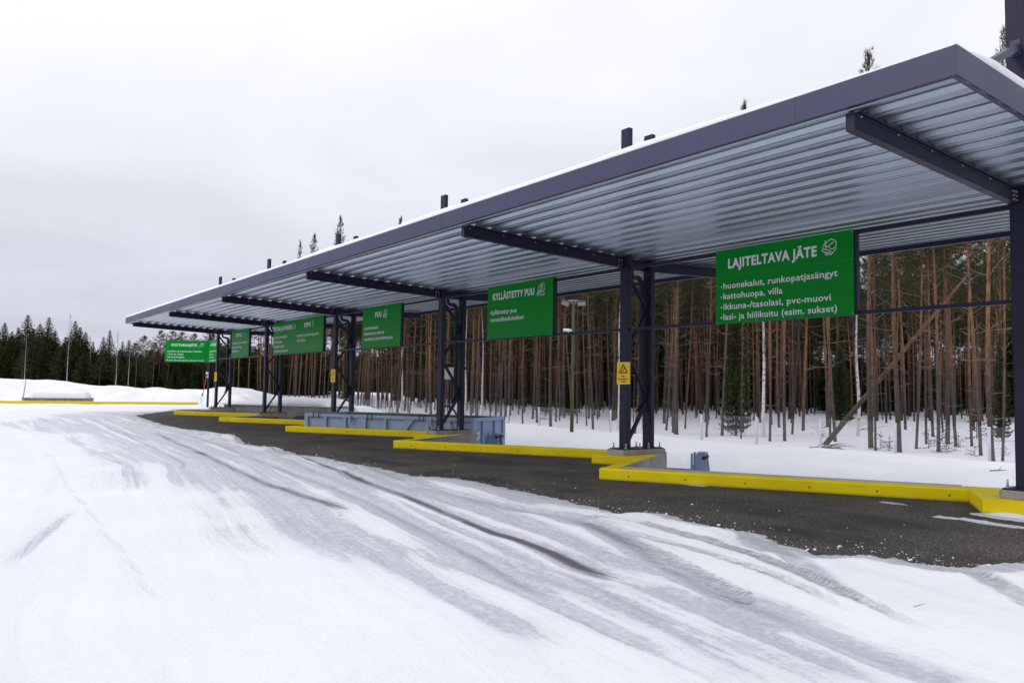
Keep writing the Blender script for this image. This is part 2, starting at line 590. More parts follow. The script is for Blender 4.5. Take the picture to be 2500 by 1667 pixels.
# ------------------------------------------------------------------ site geometry
# dock axes: d runs along each bay's long kerb, n points into the bay
DV = np.array([0.511, -0.8596]); NV = np.array([0.8596, 0.511])
DANG = math.atan2(DV[1], DV[0])
X0, Y0, STEP = 12.47, 4.7775, 8.0678
COLY = [Y0 + STEP * i for i in range(6)]
DSTEP, NSTEP = -6.935, 4.123
A_D, A_N = 2.80, 9.81            # front corner of the spur of column 0
LEFT_D = A_D + DSTEP * 5 - 1.02  # left face of the last block


def DN(d, n, z=0.0):
    p = DV * d + NV * n
    return (p[0], p[1], z)


def edge_n(d):
    """n of the platform edge (outer face) for given d, vectorised"""
    e = np.full_like(d, 1e3)
    for i in range(-1, 6):
        ad = A_D + DSTEP * i; an = A_N + NSTEP * i
        nxt = A_D + DSTEP * (i - 1) - 1.02
        e = np.where((d >= ad) & (d < nxt), an + 0.1, e)
        e = np.where((d >= ad - 1.02) & (d < ad), an + 2.84 + 0.1, e)
    return e


def seg_info(P, L):
    """distance, signed side, arclength of points P to polyline L"""
    best = np.full(len(P), 1e9); side = np.zeros(len(P)); arc = np.zeros(len(P)); s0 = 0
    for a, b in zip(L[:-1], L[1:]):
        v = b - a; ln = np.hypot(*v)
        if ln < 1e-6: continue
        t = np.clip(((P - a) @ v) / ln ** 2, 0, 1)
        q = a + t[:, None] * v
        dd = np.hypot(*(P - q).T)
        m = dd < best
        cr = v[0] * (P[:, 1] - a[1]) - v[1] * (P[:, 0] - a[0])
        best[m] = dd[m]; side[m] = np.sign(cr[m]); arc[m] = s0 + t[m] * ln
        s0 += ln
    return best, side, arc


def inside(P, poly):
    x, y = P[:, 0], P[:, 1]
    c = np.zeros(len(P), bool)
    n = len(poly)
    for i in range(n):
        x1, y1 = poly[i]; x2, y2 = poly[(i + 1) % n]
        if abs(y2 - y1) < 1e-12: continue
        hit = ((y1 > y) != (y2 > y)) & (x < (x2 - x1) * (y - y1) / (y2 - y1) + x1)
        c ^= hit
    return c


def pix(L):
    return np.array([G(*p) for p in L])


# edge of the bare asphalt
BORDER = [(333, 1013.7), (360, 1024), (402, 1037), (459, 1049), (517, 1056.5), (562, 1060), (585, 1070), (601, 1083),
          (643, 1089), (689, 1095), (727, 1110), (784, 1114), (842, 1129), (920, 1142), (1007, 1160), (1093, 1166),
          (1172, 1176), (1243, 1195), (1330, 1211), (1400, 1227), (1448, 1239), (1515, 1251), (1594, 1250),
          (1652, 1264), (1728, 1282), (1790, 1291), (1863, 1306), (1943, 1331), (2005, 1350), (2098, 1349),
          (2187, 1360), (2244, 1376), (2308, 1387), (2378, 1386), (2394, 1379), (2500, 1370), (2700, 1372)]
b_xy = pix(BORDER)
asph_poly = np.vstack([b_xy, [[30, -8], [60, 20], [40, 70], [16.2, 49.0]], pix([(520, 998), (440, 1000), (390, 1006)])])

TRACKS = [  # pixels, half width m, darkness, iciness
    ([(375, 1055), (432, 1083), (497, 1110), (574, 1148), (650, 1183), (727, 1210), (803, 1232), (870, 1262)], .22, .62, .9),
    ([(478, 1068), (574, 1102), (670, 1141), (765, 1179), (890, 1223), (952, 1258), (1074, 1321), (1250, 1424), (1450, 1520)], .2, .36, .85),
    ([(700, 1108), (751, 1121), (818, 1148), (912, 1186), (975, 1207), (1034, 1231), (1093, 1257), (1152, 1282), (1211, 1306),
      (1267, 1321), (1349, 1353), (1408, 1384), (1467, 1408), (1609, 1438)], .19, 1.0, 1.0),
    ([(1609, 1438), (1714, 1478), (1820, 1521), (1912, 1554), (2050, 1620)], .2, .42, .9),
    ([(952, 1180), (1034, 1195), (1152, 1223), (1251, 1247), (1369, 1264), (1453, 1288), (1545, 1337), (1606, 1380),
      (1683, 1420), (1759, 1456), (1851, 1493), (1943, 1530), (2120, 1600)], .27, .42, 1.0),
    ([(1270, 1247), (1376, 1270), (1484, 1267), (1575, 1285), (1667, 1310), (1759, 1334), (1851, 1362), (1927, 1395), (2010, 1432),
      (2140, 1490), (2300, 1570)], .10, .25, .9),
    ([(1300, 1252), (1392, 1286), (1545, 1308), (1637, 1331), (1728, 1355), (1820, 1386), (1897, 1414), (1973, 1450), (2100, 1520)], .07, .30, .8),
    ([(2250, 1379), (2346, 1402), (2410, 1421), (2500, 1469)], .14, .2, .9),
    ([(1300, 1374), (1392, 1411), (1484, 1453), (1575, 1499), (1667, 1545), (1760, 1590)], .12, .25, .75),
    ([(640, 1245), (760, 1285), (880, 1340), (1000, 1400), (1160, 1480), (1300, 1560), (1420, 1630)], .25, .0, .55),
    ([(0, 1398), (60, 1350), (130, 1295), (190, 1243)], .07, .0, .40),
    ([(1660, 1412), (1888, 1512), (2076, 1588), (2290, 1672), (2600, 1790)], .24, .22, 1.0),
    ([(1465, 1402), (1609, 1450), (1747, 1508), (1982, 1612), (2250, 1740)], .20, .36, .95),
    ([(1100, 1332), (1300, 1397), (1500, 1480), (1700, 1572), (1900, 1670)], .10, .12, .85),
    ([(960, 1332), (1133, 1392), (1330, 1472), (1520, 1562), (1750, 1680)], .17, .05, .75),
    ([(2110, 1384), (2200, 1393), (2320, 1400)], .09, .12, .7),
    ([(1780, 1400), (1830, 1410), (1880, 1418)], .08, .15, .7),
    ([(120, 1105), (160, 1190), (230, 1280), (290, 1352), (395, 1515)], .035, .0, .22),
]
TREADS = [  # chevron tyre prints
    ([(1437, 1282), (1499, 1306), (1560, 1334), (1621, 1358), (1683, 1392), (1735, 1420), (1784, 1447), (1820, 1469)], .10),
    ([(1744, 1291), (1820, 1310), (1900, 1344), (1947, 1376), (1995, 1411), (2034, 1440), (2066, 1460)], .11),
    ([(1575, 1285), (1667, 1310), (1759, 1334), (1851, 1362), (1927, 1395), (2010, 1432)], .09),
    ([(2346, 1402), (2410, 1421), (2500, 1469), (2600, 1530)], .13),
]
ICE = [(335, 1004), (230, 1006), (140, 1015), (60, 1030), (20, 1046), (120, 1056), (215, 1062), (240, 1115), (262, 1190), (330, 1196),
       (430, 1209), (520, 1212), (575, 1262), (640, 1272), (680, 1300), (739, 1333), (877, 1377), (1015, 1412), (1133, 1447),
       (1290, 1495), (1448, 1550), (1600, 1601), (1800, 1690), (2150, 1690), (1990, 1600), (1840, 1530), (1700, 1462), (1580, 1392),
       (1460, 1322), (1360, 1280), (1270, 1225), (1172, 1176), (1007, 1160), (842, 1129), (689, 1095), (585, 1070), (459, 1049), (360, 1024)]
FLOW = [(150, 1000), (330, 1020), (450, 1048), (600, 1085), (751, 1121), (818, 1148), (912, 1186), (1034, 1231), (1152, 1282),
        (1267, 1321), (1408, 1384), (1609, 1438), (1820, 1521), (2100, 1640), (2400, 1790)]
# ------------------------------------------------------------------ ground: asphalt sheet
mb = MB()
poly = [(-60, -25), (30, -25)]
for i in range(-1, 6):
    ad = A_D + DSTEP * i; an = A_N + NSTEP * i
    nxt = A_D + DSTEP * (i - 1) - 1.02
    poly += [DN(nxt, an + 0.1)[:2], DN(ad, an + 0.1)[:2], DN(ad, an + 2.94)[:2], DN(ad - 1.02, an + 2.94)[:2]]
poly += [DN(LEFT_D, 55)[:2], (-60, 75)]
bm = bmesh.new()
vs = [bm.verts.new((p[0], p[1], 0)) for p in poly]
bm.faces.new(vs)
bmesh.ops.recalc_face_normals(bm, faces=bm.faces[:])
if bm.faces[:][0].normal.z < 0: bmesh.ops.reverse_faces(bm, faces=bm.faces[:])
bmesh.ops.triangulate(bm, faces=bm.faces[:])
me = bpy.data.meshes.new('asphalt_yard'); bm.to_mesh(me); bm.free()
me.materials.append(MAT['asphalt'])
tag(link('asphalt_ground', me), kind='structure')


# ------------------------------------------------------------------ ground: driven snow on the yard
def axis_lines(pts):
    o = [pts[0][0]]
    for (a, s0), (b, s1) in zip(pts[:-1], pts[1:]):
        x = a
        while x < b - 1e-6:
            t = (x - a) / (b - a)
            x = min(b, x + s0 + (s1 - s0) * t)
            o.append(x)
    return np.array(o)


xs = axis_lines([(-60, 2.5), (-22, .6), (-6, .12), (0, .055), (12.5, .055), (16, .12), (22, .5)])
ys = axis_lines([(-6, .6), (1, .07), (14, .055), (22, .09), (34, .16), (60, .28), (70, .5)])
gx, gy = np.meshgrid(xs, ys)
P = np.stack([gx.ravel(), gy.ravel()], 1)
nxn, nyn = len(xs), len(ys)
dd_, ss_, _ = seg_info(P, b_xy)
ins = inside(P, asph_poly)
apd = np.full(len(P), 1e9)
dA, _, _ = seg_info(P, np.vstack([asph_poly, asph_poly[:1]]))
sdist = np.where(ins, -dA, dA)
sdist = sdist + 0.20 * fbm(P[:, 0] * 1.3, P[:, 1] * 1.3, 5, 0.65) + 0.09 * fbm(P[:, 0] * 7, P[:, 1] * 7, 3)
# a streak of snow left by the kerb on the right
strk = pix([(2290, 1262), (2360, 1268), (2440, 1281), (2560, 1296)])
ds, _, _ = seg_info(P, strk)
sdist = np.maximum(sdist, 0.11 + 0.10 * fbm(P[:, 0] * 4, P[:, 1] * 4, 3) - ds)
for px, py, rr in ((1690, 1182, .16), (2180, 1228, .12), (2470, 1264, .28), (772, 1115, .05)):
    c = G(px, py)
    ds = np.hypot((P[:, 0] - c[0]) * 1.0, (P[:, 1] - c[1]) * 0.55)
    sdist = np.maximum(sdist, rr - ds + 0.06 * fbm(P[:, 0] * 6, P[:, 1] * 6, 3))
ice = np.zeros(len(P)); dark = np.zeros(len(P)); tread = np.zeros((len(P), 3)); rut = np.zeros(len(P))
ip = pix(ICE)
di, _, _ = seg_info(P, np.vstack([ip, ip[:1]]))
ii = inside(P, ip)
sc = 0.35 + 0.02 * P[:, 1]
sgn = np.where(ii, di, -di) + 0.9 * fbm(P[:, 0] * .45, P[:, 1] * .45, 5, .6)
ice = sstep(sgn, -0.9, 0.9) * 0.60
fd, fs, fa = seg_info(P, pix(FLOW))
CAMS = seg_info(np.array([[0.0, 3.0]]), pix(FLOW))[1][0]
fu = fd * fs * CAMS                      # metres from the main rut, positive towards the camera
inice = sstep(sgn, -1.2, 0.6)
rl = np.random.default_rng(77)
for _ in range(130):                      # single wheel lanes and the white strips left between them
    u0 = rl.uniform(-3.0, 6.0); wd_ = rl.uniform(.03, .16) * (1.6 if rl.random() < .2 else 1)
    s0_ = rl.uniform(2, 42); ln_ = rl.uniform(4, 20)
    slope = rl.normal() * .028
    uc = u0 + slope * (fa - s0_) + .05 * fbm(fa * .25 + u0 * 9, fa * 0 + u0, 2)
    wv = wd_ * (0.8 + .5 * fbm(fa * .6 + u0 * 5, fa * 0 + 3, 3))
    k = (1 - sstep(np.abs(fu - uc), wv * .7, wv + .035)) * sstep(fa, s0_, s0_ + 1.5) * (1 - sstep(fa, s0_ + ln_ - 1.5, s0_ + ln_)) * inice
    if rl.random() < .42:
        ice = ice * (1 - k * rl.uniform(.7, 1.0)); rut = rut - .45 * k
    else:
        ice = np.maximum(ice, k * rl.uniform(.6, .95)); rut = np.maximum(rut, k * .5)
        if rl.random() < .3: dark = np.maximum(dark, k * rl.uniform(.15, .40) * (1 - sstep(np.abs(fu - uc), 0, wv)))
for L, hw, dk, ic in TRACKS:
    l = pix(L)
    d0, s0, a0 = seg_info(P, l)
    tot = np.sum(np.hypot(*np.diff(l, axis=0).T))
    endf = sstep(a0, 0, 1.0) * sstep(tot - a0, 0, 1.0)
    wv = hw * (0.85 + 0.32 * fbm(a0 * 0.5 + hw * 50, a0 * 0 + dk * 9, 3))
    k = (1 - sstep(d0, wv * 0.45, wv * 1.25)) * endf
    ice = np.maximum(ice, k * ic)
    vary = 0.85 + 0.7 * fbm(a0 * 0.45 + 31 * hw, s0 * d0 * 2, 3)
    dark = np.maximum(dark, (1 - sstep(d0, wv * 0.05, wv * 0.8)) * endf * dk * vary)
    rut = np.maximum(rut, k * (0.5 + 0.5 * dk))
    # ploughed shoulder beside the rut
    rut = rut - 0.35 * np.exp(-((d0 - wv * 1.35) / (0.35 * hw + 0.03)) ** 2) * endf * ic
for L, hw in TREADS:
    l = pix(L)
    d0, s0, a0 = seg_info(P, l)
    m = d0 < hw * 1.25
    k = 1 - sstep(d0, hw * 0.8, hw * 1.15)
    tread[m, 0] = (s0 * d0 / hw)[m]; tread[m, 1] = a0[m]; tread[m, 2] = np.maximum(tread[m, 2], k[m])
edge = sdist
fw = np.clip(0.28 + 0.85 * fbm(P[:, 0] * .55 + 9, P[:, 1] * .55, 3), 0.03, 0.95)
wet = 1 - sstep(edge, fw * 0.75, fw + 0.10)
ice = np.maximum(ice, np.clip(wet, 0, 1) * 1.0)
dark = np.maximum(dark, wet * 0.30 * (1 - sstep(edge, 0.0, fw * .8)))
flow = np.stack([fs * fd, fa, np.zeros(len(P))], 1)
cl = fbm(P[:, 0] * 1.2, P[:, 1] * 1.2, 4)
dep = 0.050 + 0.022 * cl + 0.035 * fbm(P[:, 0] * .33, P[:, 1] * .33, 3) + 0.012 * fbm(fs * fd * 2.2, fa * .12, 4)
dep = dep - 0.028 * np.clip(ice, 0, 1) - 0.020 * np.clip(rut, -1, 1)
ridge = np.exp(-((edge - fw - 0.30) / 0.18) ** 2) * np.clip(fbm(P[:, 0] * .8 + 3, P[:, 1] * .8, 3) * 2 + 0.3, 0, 1.2)
dep = dep + 0.030 * ridge + 0.01 * ridge * fbm(P[:, 0] * 12, P[:, 1] * 12, 2)
for px, py, hgt, rr in ((545, 1073, .10, .9), (690, 1105, .13, .8), (865, 1133, .05, .4)):
    c = G(px, py)
    q = np.exp(-(((P[:, 0] - c[0]) / (rr * .55)) ** 2 + ((P[:, 1] - c[1]) / rr) ** 2))
    dep = dep + hgt * q * (0.9 + 0.7 * fbm(P[:, 0] * 6, P[:, 1] * 6, 3))
dep = dep + 0.010 * np.clip(ice * 1.5, 0, 1) * fbm(P[:, 0] * 7, P[:, 1] * 7, 3, .65)
dep = np.maximum(dep, 0.012)
z = np.where(edge > 0, dep * (0.12 + 0.88 * sstep(edge, fw * 0.6, fw + 0.22)) * sstep(edge, -0.01, 0.03) + 0.004, np.clip(edge * 0.5, -0.05, 0)) - 0.004
# snow drifts against the far kerb
fkd, _, _ = seg_info(P, np.array([[-40, 78.0], [3.4, 62.7], [15.4, 58.4], [19, 57.2]]))
z = z + 0.05 * np.exp(-(fkd / 0.7) ** 2) * (1 + fbm(P[:, 0] * .5, P[:, 1] * .5, 2))
idx = np.arange(nxn * nyn).reshape(nyn, nxn)
F = np.stack([idx[:-1, :-1], idx[:-1, 1:], idx[1:, 1:], idx[1:, :-1]], -1).reshape(-1, 4)
pc = P[F].mean(1)
dc = pc @ DV; nc = pc @ NV
keep = (nc < edge_n(dc) - 0.02) | (dc < LEFT_D)
keep &= (np.max(z[F], 1) > -0.049)
# stop at the far kerb, where the snow bank takes over
farline = (pc[:, 1] - 62.9) + (pc[:, 0] - 3.4) * (62.9 - 58.7) / 12.0
keep &= farline < 1.2
F = F[keep]
used, inv = np.unique(F, return_inverse=True)
F = inv.reshape(F.shape)
me = np_mesh('yard_snow', np.column_stack([P[used], z[used]]), F, [MAT['yard']], smooth=True)
for nm, arr in (('ice', ice), ('dark', dark)):
    a = me.attributes.new(nm, 'FLOAT', 'POINT'); a.data.foreach_set('value', arr[used].astype(np.float32))
for nm, arr in (('flow', flow), ('tread', tread)):
    a = me.attributes.new(nm, 'FLOAT_VECTOR', 'POINT'); a.data.foreach_set('vector', arr[used].astype(np.float32).ravel())
tag(link('snow_ground', me), kind='structure')

# broken crumbs of snow along the ragged edge and on the asphalt
ico = bmesh.new(); bmesh.ops.create_icosphere(ico, subdivisions=1, radius=1.0)
IV = np.array([v.co[:] for v in ico.verts]); IF = np.array([[v.index for v in f.verts] for f in ico.faces]); ico.free()
cv = []; cf = []; nb_ = 0
rc = np.random.default_rng(5)
ptsb = b_xy[2:-2]
for _ in range(420):
    k = rc.integers(0, len(ptsb) - 1)
    p = ptsb[k] + (ptsb[k + 1] - ptsb[k]) * rc.random()
    off = rc.normal() * .22 + (rc.random() < .12) * rc.uniform(.2, 2.2)
    p = p + np.array([.8, .45]) * off + rc.normal(size=2) * .15
    sz = rc.uniform(.003, .010) * (2.2 if rc.random() < .08 else 1.0)
    V_ = IV * (sz * rc.uniform(.6, 1.5, 3) * np.array([1, 1, .55])) * (1 + .25 * rc.normal(size=(len(IV), 1)))
    zb_ = .045 if off < -.1 else .0
    cv.append(V_ + np.array([p[0], p[1], sz * .35 + zb_])); cf.append(IF + nb_); nb_ += len(IV)
tag(link('snow_crumbs', np_mesh('snow_crumbs', np.vstack(cv), np.vstack(cf), [MAT['snow']])), 'small crumbs of snow scattered along the edge of the bare asphalt', 'snow', kind='stuff')

# ------------------------------------------------------------------ terrain: lower yard, berm, forest floor, snow banks
BANK_R = np.array([-120, -60, -44.7, -40.8, -38.8, -36.1, -34.7, -32.2, -31.1, -30.0, -26.8, -24.7, -23.2, -21.9, -20.2, -18.5, 0])
BANK_Z = np.array([1.9, 1.85, 1.76, 1.72, 1.48, 1.17, 1.28, 1.02, 1.20, 1.05, 1.10, 1.34, 1.30, 0.9, .35, 0.1, 0])
RXY = np.array([math.cos(YAW), -math.sin(YAW)]); FXY = np.array([math.sin(YAW), math.cos(YAW)])


def ground_z(x, y):
    p = np.stack([x, y], -1)
    d = p @ DV; n = p @ NV; r = p @ RXY; f = p @ FXY
    # lower yard rising to the berm along the fence
    low = -1.55 + 1.15 * sstep(x, 16.6, 20.2) + 0.14 * sstep(x, 20, 23.6)
    low = low + 0.15 * fbm(x * .35, y * .35, 5, .55) * sstep(x, 17, 20) + 0.03 * fbm(x * 1.6, y * 1.6, 3)
    wood = -0.45 + 0.10 * fbm(x * .22, y * .22, 3) + 0.05 * fbm(x * .9, y * .9, 3) + 0.012 * np.clip(x - 60, 0, 200) * 0.3
    t = sstep(x, 24.2, 26.2)
    g = low * (1 - t) + wood * t
    # raised filling behind the concrete wall
    k = sstep(n, 36.2, 37.0) * (1 - sstep(d, -26.8, -25.6)) * (1 - sstep(x, 21, 24.5))
    hump = 0.34 + 0.06 * np.sin(np.clip((n - 36.2) / 5.5, 0, 1) * math.pi * .5) + 0.06 * fbm(x * .8, y * .8, 3)
    g = g * (1 - k) + hump * k
    # left part: level ground, then the ploughed bank
    m = 1 - sstep(d, LEFT_D - 0.3, LEFT_D + 0.2)
    m = np.maximum(m, sstep(y, 58, 62))
    kerbf = 54.3 + (r + 45) * 0.15
    bz = np.interp(r, BANK_R, BANK_Z) + 0.16 * fbm(r * .7, f * .35, 4)
    lump = 0.55 * fbm(r * .30 + 4, f * .30, 4) + 0.16 * fbm(r * 1.2, f * 1.2, 4)
    up = sstep(f, kerbf + 0.8, 66.0)
    bil = np.abs(fbm(r * .42 + 7, f * .5, 3)) + .5 * np.abs(fbm(r * 1.1 + 3, f * 1.2, 3))
    bank = bz * up + (lump + 0.55 * (bil - .25)) * up * (1 - up) * 3.0
    bank = bank - (bz - 0.35) * sstep(f, 69, 76) * (bz > 0.35)
    bank = bank * (1 - sstep(r, -21.5, -17.5)) + (-0.45) * sstep(r, -21.5, -16.5)
    bank = bank - 0.02 * (1 - up)
    return g * (1 - m) + bank * m


xs2 = axis_lines([(-140, 6), (-40, 1.2), (-8, .5), (8, .32), (26, .32), (34, .6), (70, 2), (200, 10), (420, 40)])
ys2 = axis_lines([(-40, 6), (0, .6), (8, .32), (32, .32), (50, .45), (80, .45), (100, 1.2), (160, 6), (420, 40)])
gx, gy = np.meshgrid(xs2, ys2)
P = np.stack([gx.ravel(), gy.ravel()], 1)
z = ground_z(P[:, 0], P[:, 1])
idx = np.arange(len(P)).reshape(len(ys2), len(xs2))
F = np.stack([idx[:-1, :-1], idx[:-1, 1:], idx[1:, 1:], idx[1:, :-1]], -1).reshape(-1, 4)
pc = P[F].mean(1)
dc = pc @ DV; nc = pc @ NV
farline = (pc[:, 1] - 62.9) + (pc[:, 0] - 3.4) * (62.9 - 58.7) / 12.0
plat = ((nc < edge_n(dc) - 0.9) & (dc >= LEFT_D)) | ((dc < LEFT_D - 0.6) & (farline < -0.3))
F = F[~plat]
pc = P[F].mean(1)
used, inv = np.unique(F, return_inverse=True)
inv = inv.reshape(F.shape)
mi = ((pc[:, 0] > 25.3)).astype(int)
me = np_mesh('snow_terrain', np.column_stack([P[used], z[used]]), inv, [MAT['bank'], MAT['forest_snow']], mi, True)
tag(link('snow_terrain', me), kind='structure')


def gz(x, y):
    return float(ground_z(np.array([x]), np.array([y]))[0])


# ------------------------------------------------------------------ the dock: sawtooth kerbs, walls, footings
ORD = ['first', 'second', 'third', 'fourth', 'fifth', 'sixth']
COLDESC = ['at the right edge of the photo', 'bearing the large yellow warning plate', 'next to the light blue container',
           'behind the left end of the light blue container', 'in front of the snow topped concrete wall',
           'beside the green garden waste corner sign']
YL, CO = 0, 1


def dock_box(mb, d0, d1, n0, n1, z0, z1, faces):
    """faces: dict side->mat idx; sides: -d +d -n +n top bot"""
    vs = [DN(d, n, zz) for zz in (z0, z1) for n in (n0, n1) for d in (d0, d1)]
    fs = {'bot': (0, 2, 3, 1), 'top': (4, 5, 7, 6), '-n': (0, 1, 5, 4), '+n': (2, 6, 7, 3), '-d': (0, 4, 6, 2), '+d': (1, 3, 7, 5)}
    for k, q in fs.items():
        mb.add([vs[i] for i in q], [(0, 1, 2, 3)], faces.get(k, CO))


def chamfer_kerb(mb, d0, d1, n0, n1, z0, z1, c=0.025):
    """kerb with a chamfered front upper arris"""
    T = lambda a, b, t: DN(t, a, b)
    mb.prism([(n0, z0), (n1, z0), (n1, z1), (n0 + c, z1), (n0, z1 - c)], d0, d1, T, YL)


for i in range(-1, 6):
    ad = A_D + DSTEP * i; an = A_N + NSTEP * i
    nxt = A_D + DSTEP * (i - 1) - 1.02
    if i == -1:
        nxt = ad + 0.8
    root = empty('dock_wall', DN(ad, an, 0))
    inv_ = Matrix.Translation(Vector(root.location)).inverted()
    place = ['', 'running from the right column to the column with the warning plate, steel ledge behind',
             'in front of the snowy gap right of the light blue container', 'along the near side of the light blue container',
             'beside the dark blue container', 'farthest of the angled yellow kerbs under the canopy'][max(i, 0)] if i > 0 else \
        'at the far right edge below the nearest column'
    if i >= 0:
        tag(root, 'yellow angled dock kerb ' + place, 'kerb', 'yellow sawtooth kerbs of the loading dock')
    else:
        tag(root, 'yellow angled dock kerb outside the right edge of the picture', 'kerb', 'yellow sawtooth kerbs of the loading dock')
    parts = []
    kb = MB()
    chamfer_kerb(kb, ad, nxt - 0.002, an, an + 0.30, -0.02, 0.20)
    s = 0.55
    while s < nxt - ad - 0.2:
        p0 = ad + s
        kb.box(p0 - .012, p0 + .012, an - .004, an + .004, .072, .096, 2, lambda d, n, zz: DN(d, n, zz))
        s += 1.02
    parts.append(kb.build('yellow_kerb', [MAT['yellow'], MAT['concrete'], MAT['ink']], fix=True))
    # spur from the front corner to the column, yellow on top and on the yard side
    sp = MB()
    c = 0.025
    Ts = lambda a, b, t: DN(a, t, b)
    # left face yellow, top yellow, right face raw concrete
    n0s, n1s = an + 0.302, an + 4.55
    d0s, d1s = ad, ad + 0.30
    vsA = [DN(d0s, n0s, -1.6), DN(d1s, n0s, -1.6), DN(d1s, n0s, .2), DN(d0s + c, n0s, .2), DN(d0s, n0s, .2 - c)]
    vsB = [DN(d0s, n1s, -1.6), DN(d1s, n1s, -1.6), DN(d1s, n1s, .2), DN(d0s + c, n1s, .2), DN(d0s, n1s, .2 - c)]
    V_ = vsA + vsB
    for q, m_ in (((0, 4, 9, 5), YL), ((4, 3, 8, 9), YL), ((3, 2, 7, 8), YL), ((2, 1, 6, 7), CO), ((5, 9, 8, 7, 6), CO), ((0, 1, 2, 3, 4), CO)):
        sp.add([V_[j] for j in q], [tuple(range(len(q)))], m_)
    parts.append(sp.build('spur_wall', [MAT['yellow'], MAT['concrete']]))
    bl = MB()
    dock_box(bl, ad - 1.02, ad - 0.002, an + 2.84, an + 4.60, -1.6, 0.196, {'-d': YL, '-n': YL, 'top': YL})
    parts.append(bl.build('column_block', [MAT['yellow'], MAT['concrete']]))
    wl = MB()
    dock_box(wl, ad + 0.302, nxt - 0.004, an + 0.03, an + 0.27, -1.6, -0.022, {})
    parts.append(wl.build('retaining_wall', [MAT['yellow'], MAT['concrete']]))
    if i == 1:
        pl = MB()
        pl.prism([(an + .302, .197), (an + .68, .190), (an + .68, .05), (an + .67, .05), (an + .67, .18), (an + .302, .187)],
                 ad + .31, nxt - .02, lambda a, b, t: DN(t, a, b))
        parts.append(pl.build('steel_ledge', MAT['plate']))
    for o in parts:
        o.data.transform(inv_)
        o.parent = root

# concrete pads under the columns
for i in range(6):
    yc = COLY[i]
    m = MB()
    m.box(12.22, 13.56, yc - .40, yc + .12, .197, .315)
    o = m.build('column_footing', MAT['concrete'], bevel=0.012)
    tag(o, 'grey concrete pad under the steel column ' + COLDESC[i], 'footing', 'concrete pads under the canopy columns')

# ------------------------------------------------------------------ canopy
canopy = tag(empty('canopy', (12.9, 25, 0)), 'long dark grey steel canopy with corrugated metal underside over the loading dock', 'canopy')
CI = Matrix.Translation((12.9, 25, 0)).inverted()


def cpart(o, parent=None):
    o.data.transform(CI)
    o.parent = parent or canopy
    return o


XF, XV, XR = 8.02, 12.85, 16.50
YN, YFAR = 3.53, 46.48


def zsheet(x):
    return np.where(x < XV, 4.83 + (4.635 - 4.83) * (x - XF) / (XV - XF), 4.635 + (4.80 - 4.635) * (x - XV) / (XR - XV))


# corrugated sheet, ribs along Y; lapped in bays so that it is not one endless extrusion
prof = []
x = XF + 0.02
pitch = 0.38
while x < XR - 0.02:
    for dx, dz in ((0, 0), (.055, 0), (.063, .010), (.082, .010), (.09, 0), (.145, 0), (.178, .056), (.235, .056), (.243, .048), (.262, .048), (.27, .056), (.347, .056)):
        if x + dx < XR - .015:
            prof.append((x + dx, float(zsheet(np.array(x + dx))) + dz))
    x += pitch
prof.append((XR - .01, float(zsheet(np.array(XR))) + .02))
ycuts = [YN + .015] + [COLY[0] + STEP * (k + .5) for k in range(5)] + [YFAR - .015]
sh = MB()
for k in range(len(ycuts) - 1):
    ya, yb = ycuts[k], ycuts[k + 1] + (0.12 if k < 5 else 0)
    dz = 0.003 * (k % 2)
    vs = []
    for yy in (ya, yb):
        vs += [(px_, yy, pz_ + dz ) for px_, pz_ in prof]
    n = len(prof)
    sh.add(vs, [(j, j + 1, j + 1 + n, j + n) for j in range(n - 1)], 0)
cpart(sh.build('roof_sheet', MAT['roof'], fix=False))
top = MB()
tp = [(XF + .03, 5.10), (XV, 4.63 + .28), (XR - .03, 5.06)]
top.prism([(a, b) for a, b in tp] + [(a, b - .02) for a, b in tp[::-1]], YN + .03, YFAR - .03, lambda a, b, t: (a, t, b))
cpart(top.build('roof_deck', MAT['galv']))

# fascia boards
fa_ = MB()
joints = [YN, 5.33, 9.4, 13.4, 17.5, 21.5, 25.6, 29.6, 33.6, 37.7, 41.7, YFAR]
for k in range(len(joints) - 1):
    o_ = 0.0025 * (k % 2)
    fa_.prism([(XF - o_, 5.137), (XF - o_, 4.83), (XF + .05, 4.822), (XF + .05, 4.84), (XF + .018, 4.846), (XF + .018, 5.125), (XF + .06, 5.13), (XF + .06, 5.142)],
              joints[k], joints[k + 1] + (.03 if k % 2 else 0) - (0 if k % 2 else .001), lambda a, b, t: (a, t, b))
cpart(fa_.build('front_fascia', MAT['fascia']))
rf = MB()
rf.prism([(XR, 4.70), (XR + .02, 4.70), (XR + .02, 5.10), (XR, 5.10)], YN, YFAR, lambda a, b, t: (a, t, b))
rf.prism([(XR - .06, 4.70), (XR - .001, 4.70), (XR - .001, 4.712), (XR - .06, 4.712)], YN, YFAR, lambda a, b, t: (a, t, b))
cpart(rf.build('rear_fascia', MAT['fascia']))
for ye, sgn_ in ((YN, -1), (YFAR, 1)):
    m = MB()
    a, b = (ye - .02, ye - .0005) if sgn_ < 0 else (ye + .0005, ye + .02)
    xs_ = [XF + .001, XV, XR + .02]
    botz = [4.83, 4.635, 4.70]; topz = [5.137, 4.95, 5.10]
    pl_ = list(zip(xs_, botz)) + list(zip(xs_, topz))[::-1]
    m.prism(pl_, a, b, lambda p, q, t: (p, t, q))
    # bottom return lip
    for j in range(2):
        xa, za, xb, zb = xs_[j], botz[j], xs_[j + 1], botz[j + 1]
        yy0, yy1 = (ye, ye + .05) if sgn_ < 0 else (ye - .05, ye)
        m.add([(xa, yy0, za - .004), (xb, yy0, zb - .004), (xb, yy1, zb - .004), (xa, yy1, za - .004)], [(0, 1, 2, 3)])
    cpart(m.build('end_fascia', MAT['fascia'], fix=True))

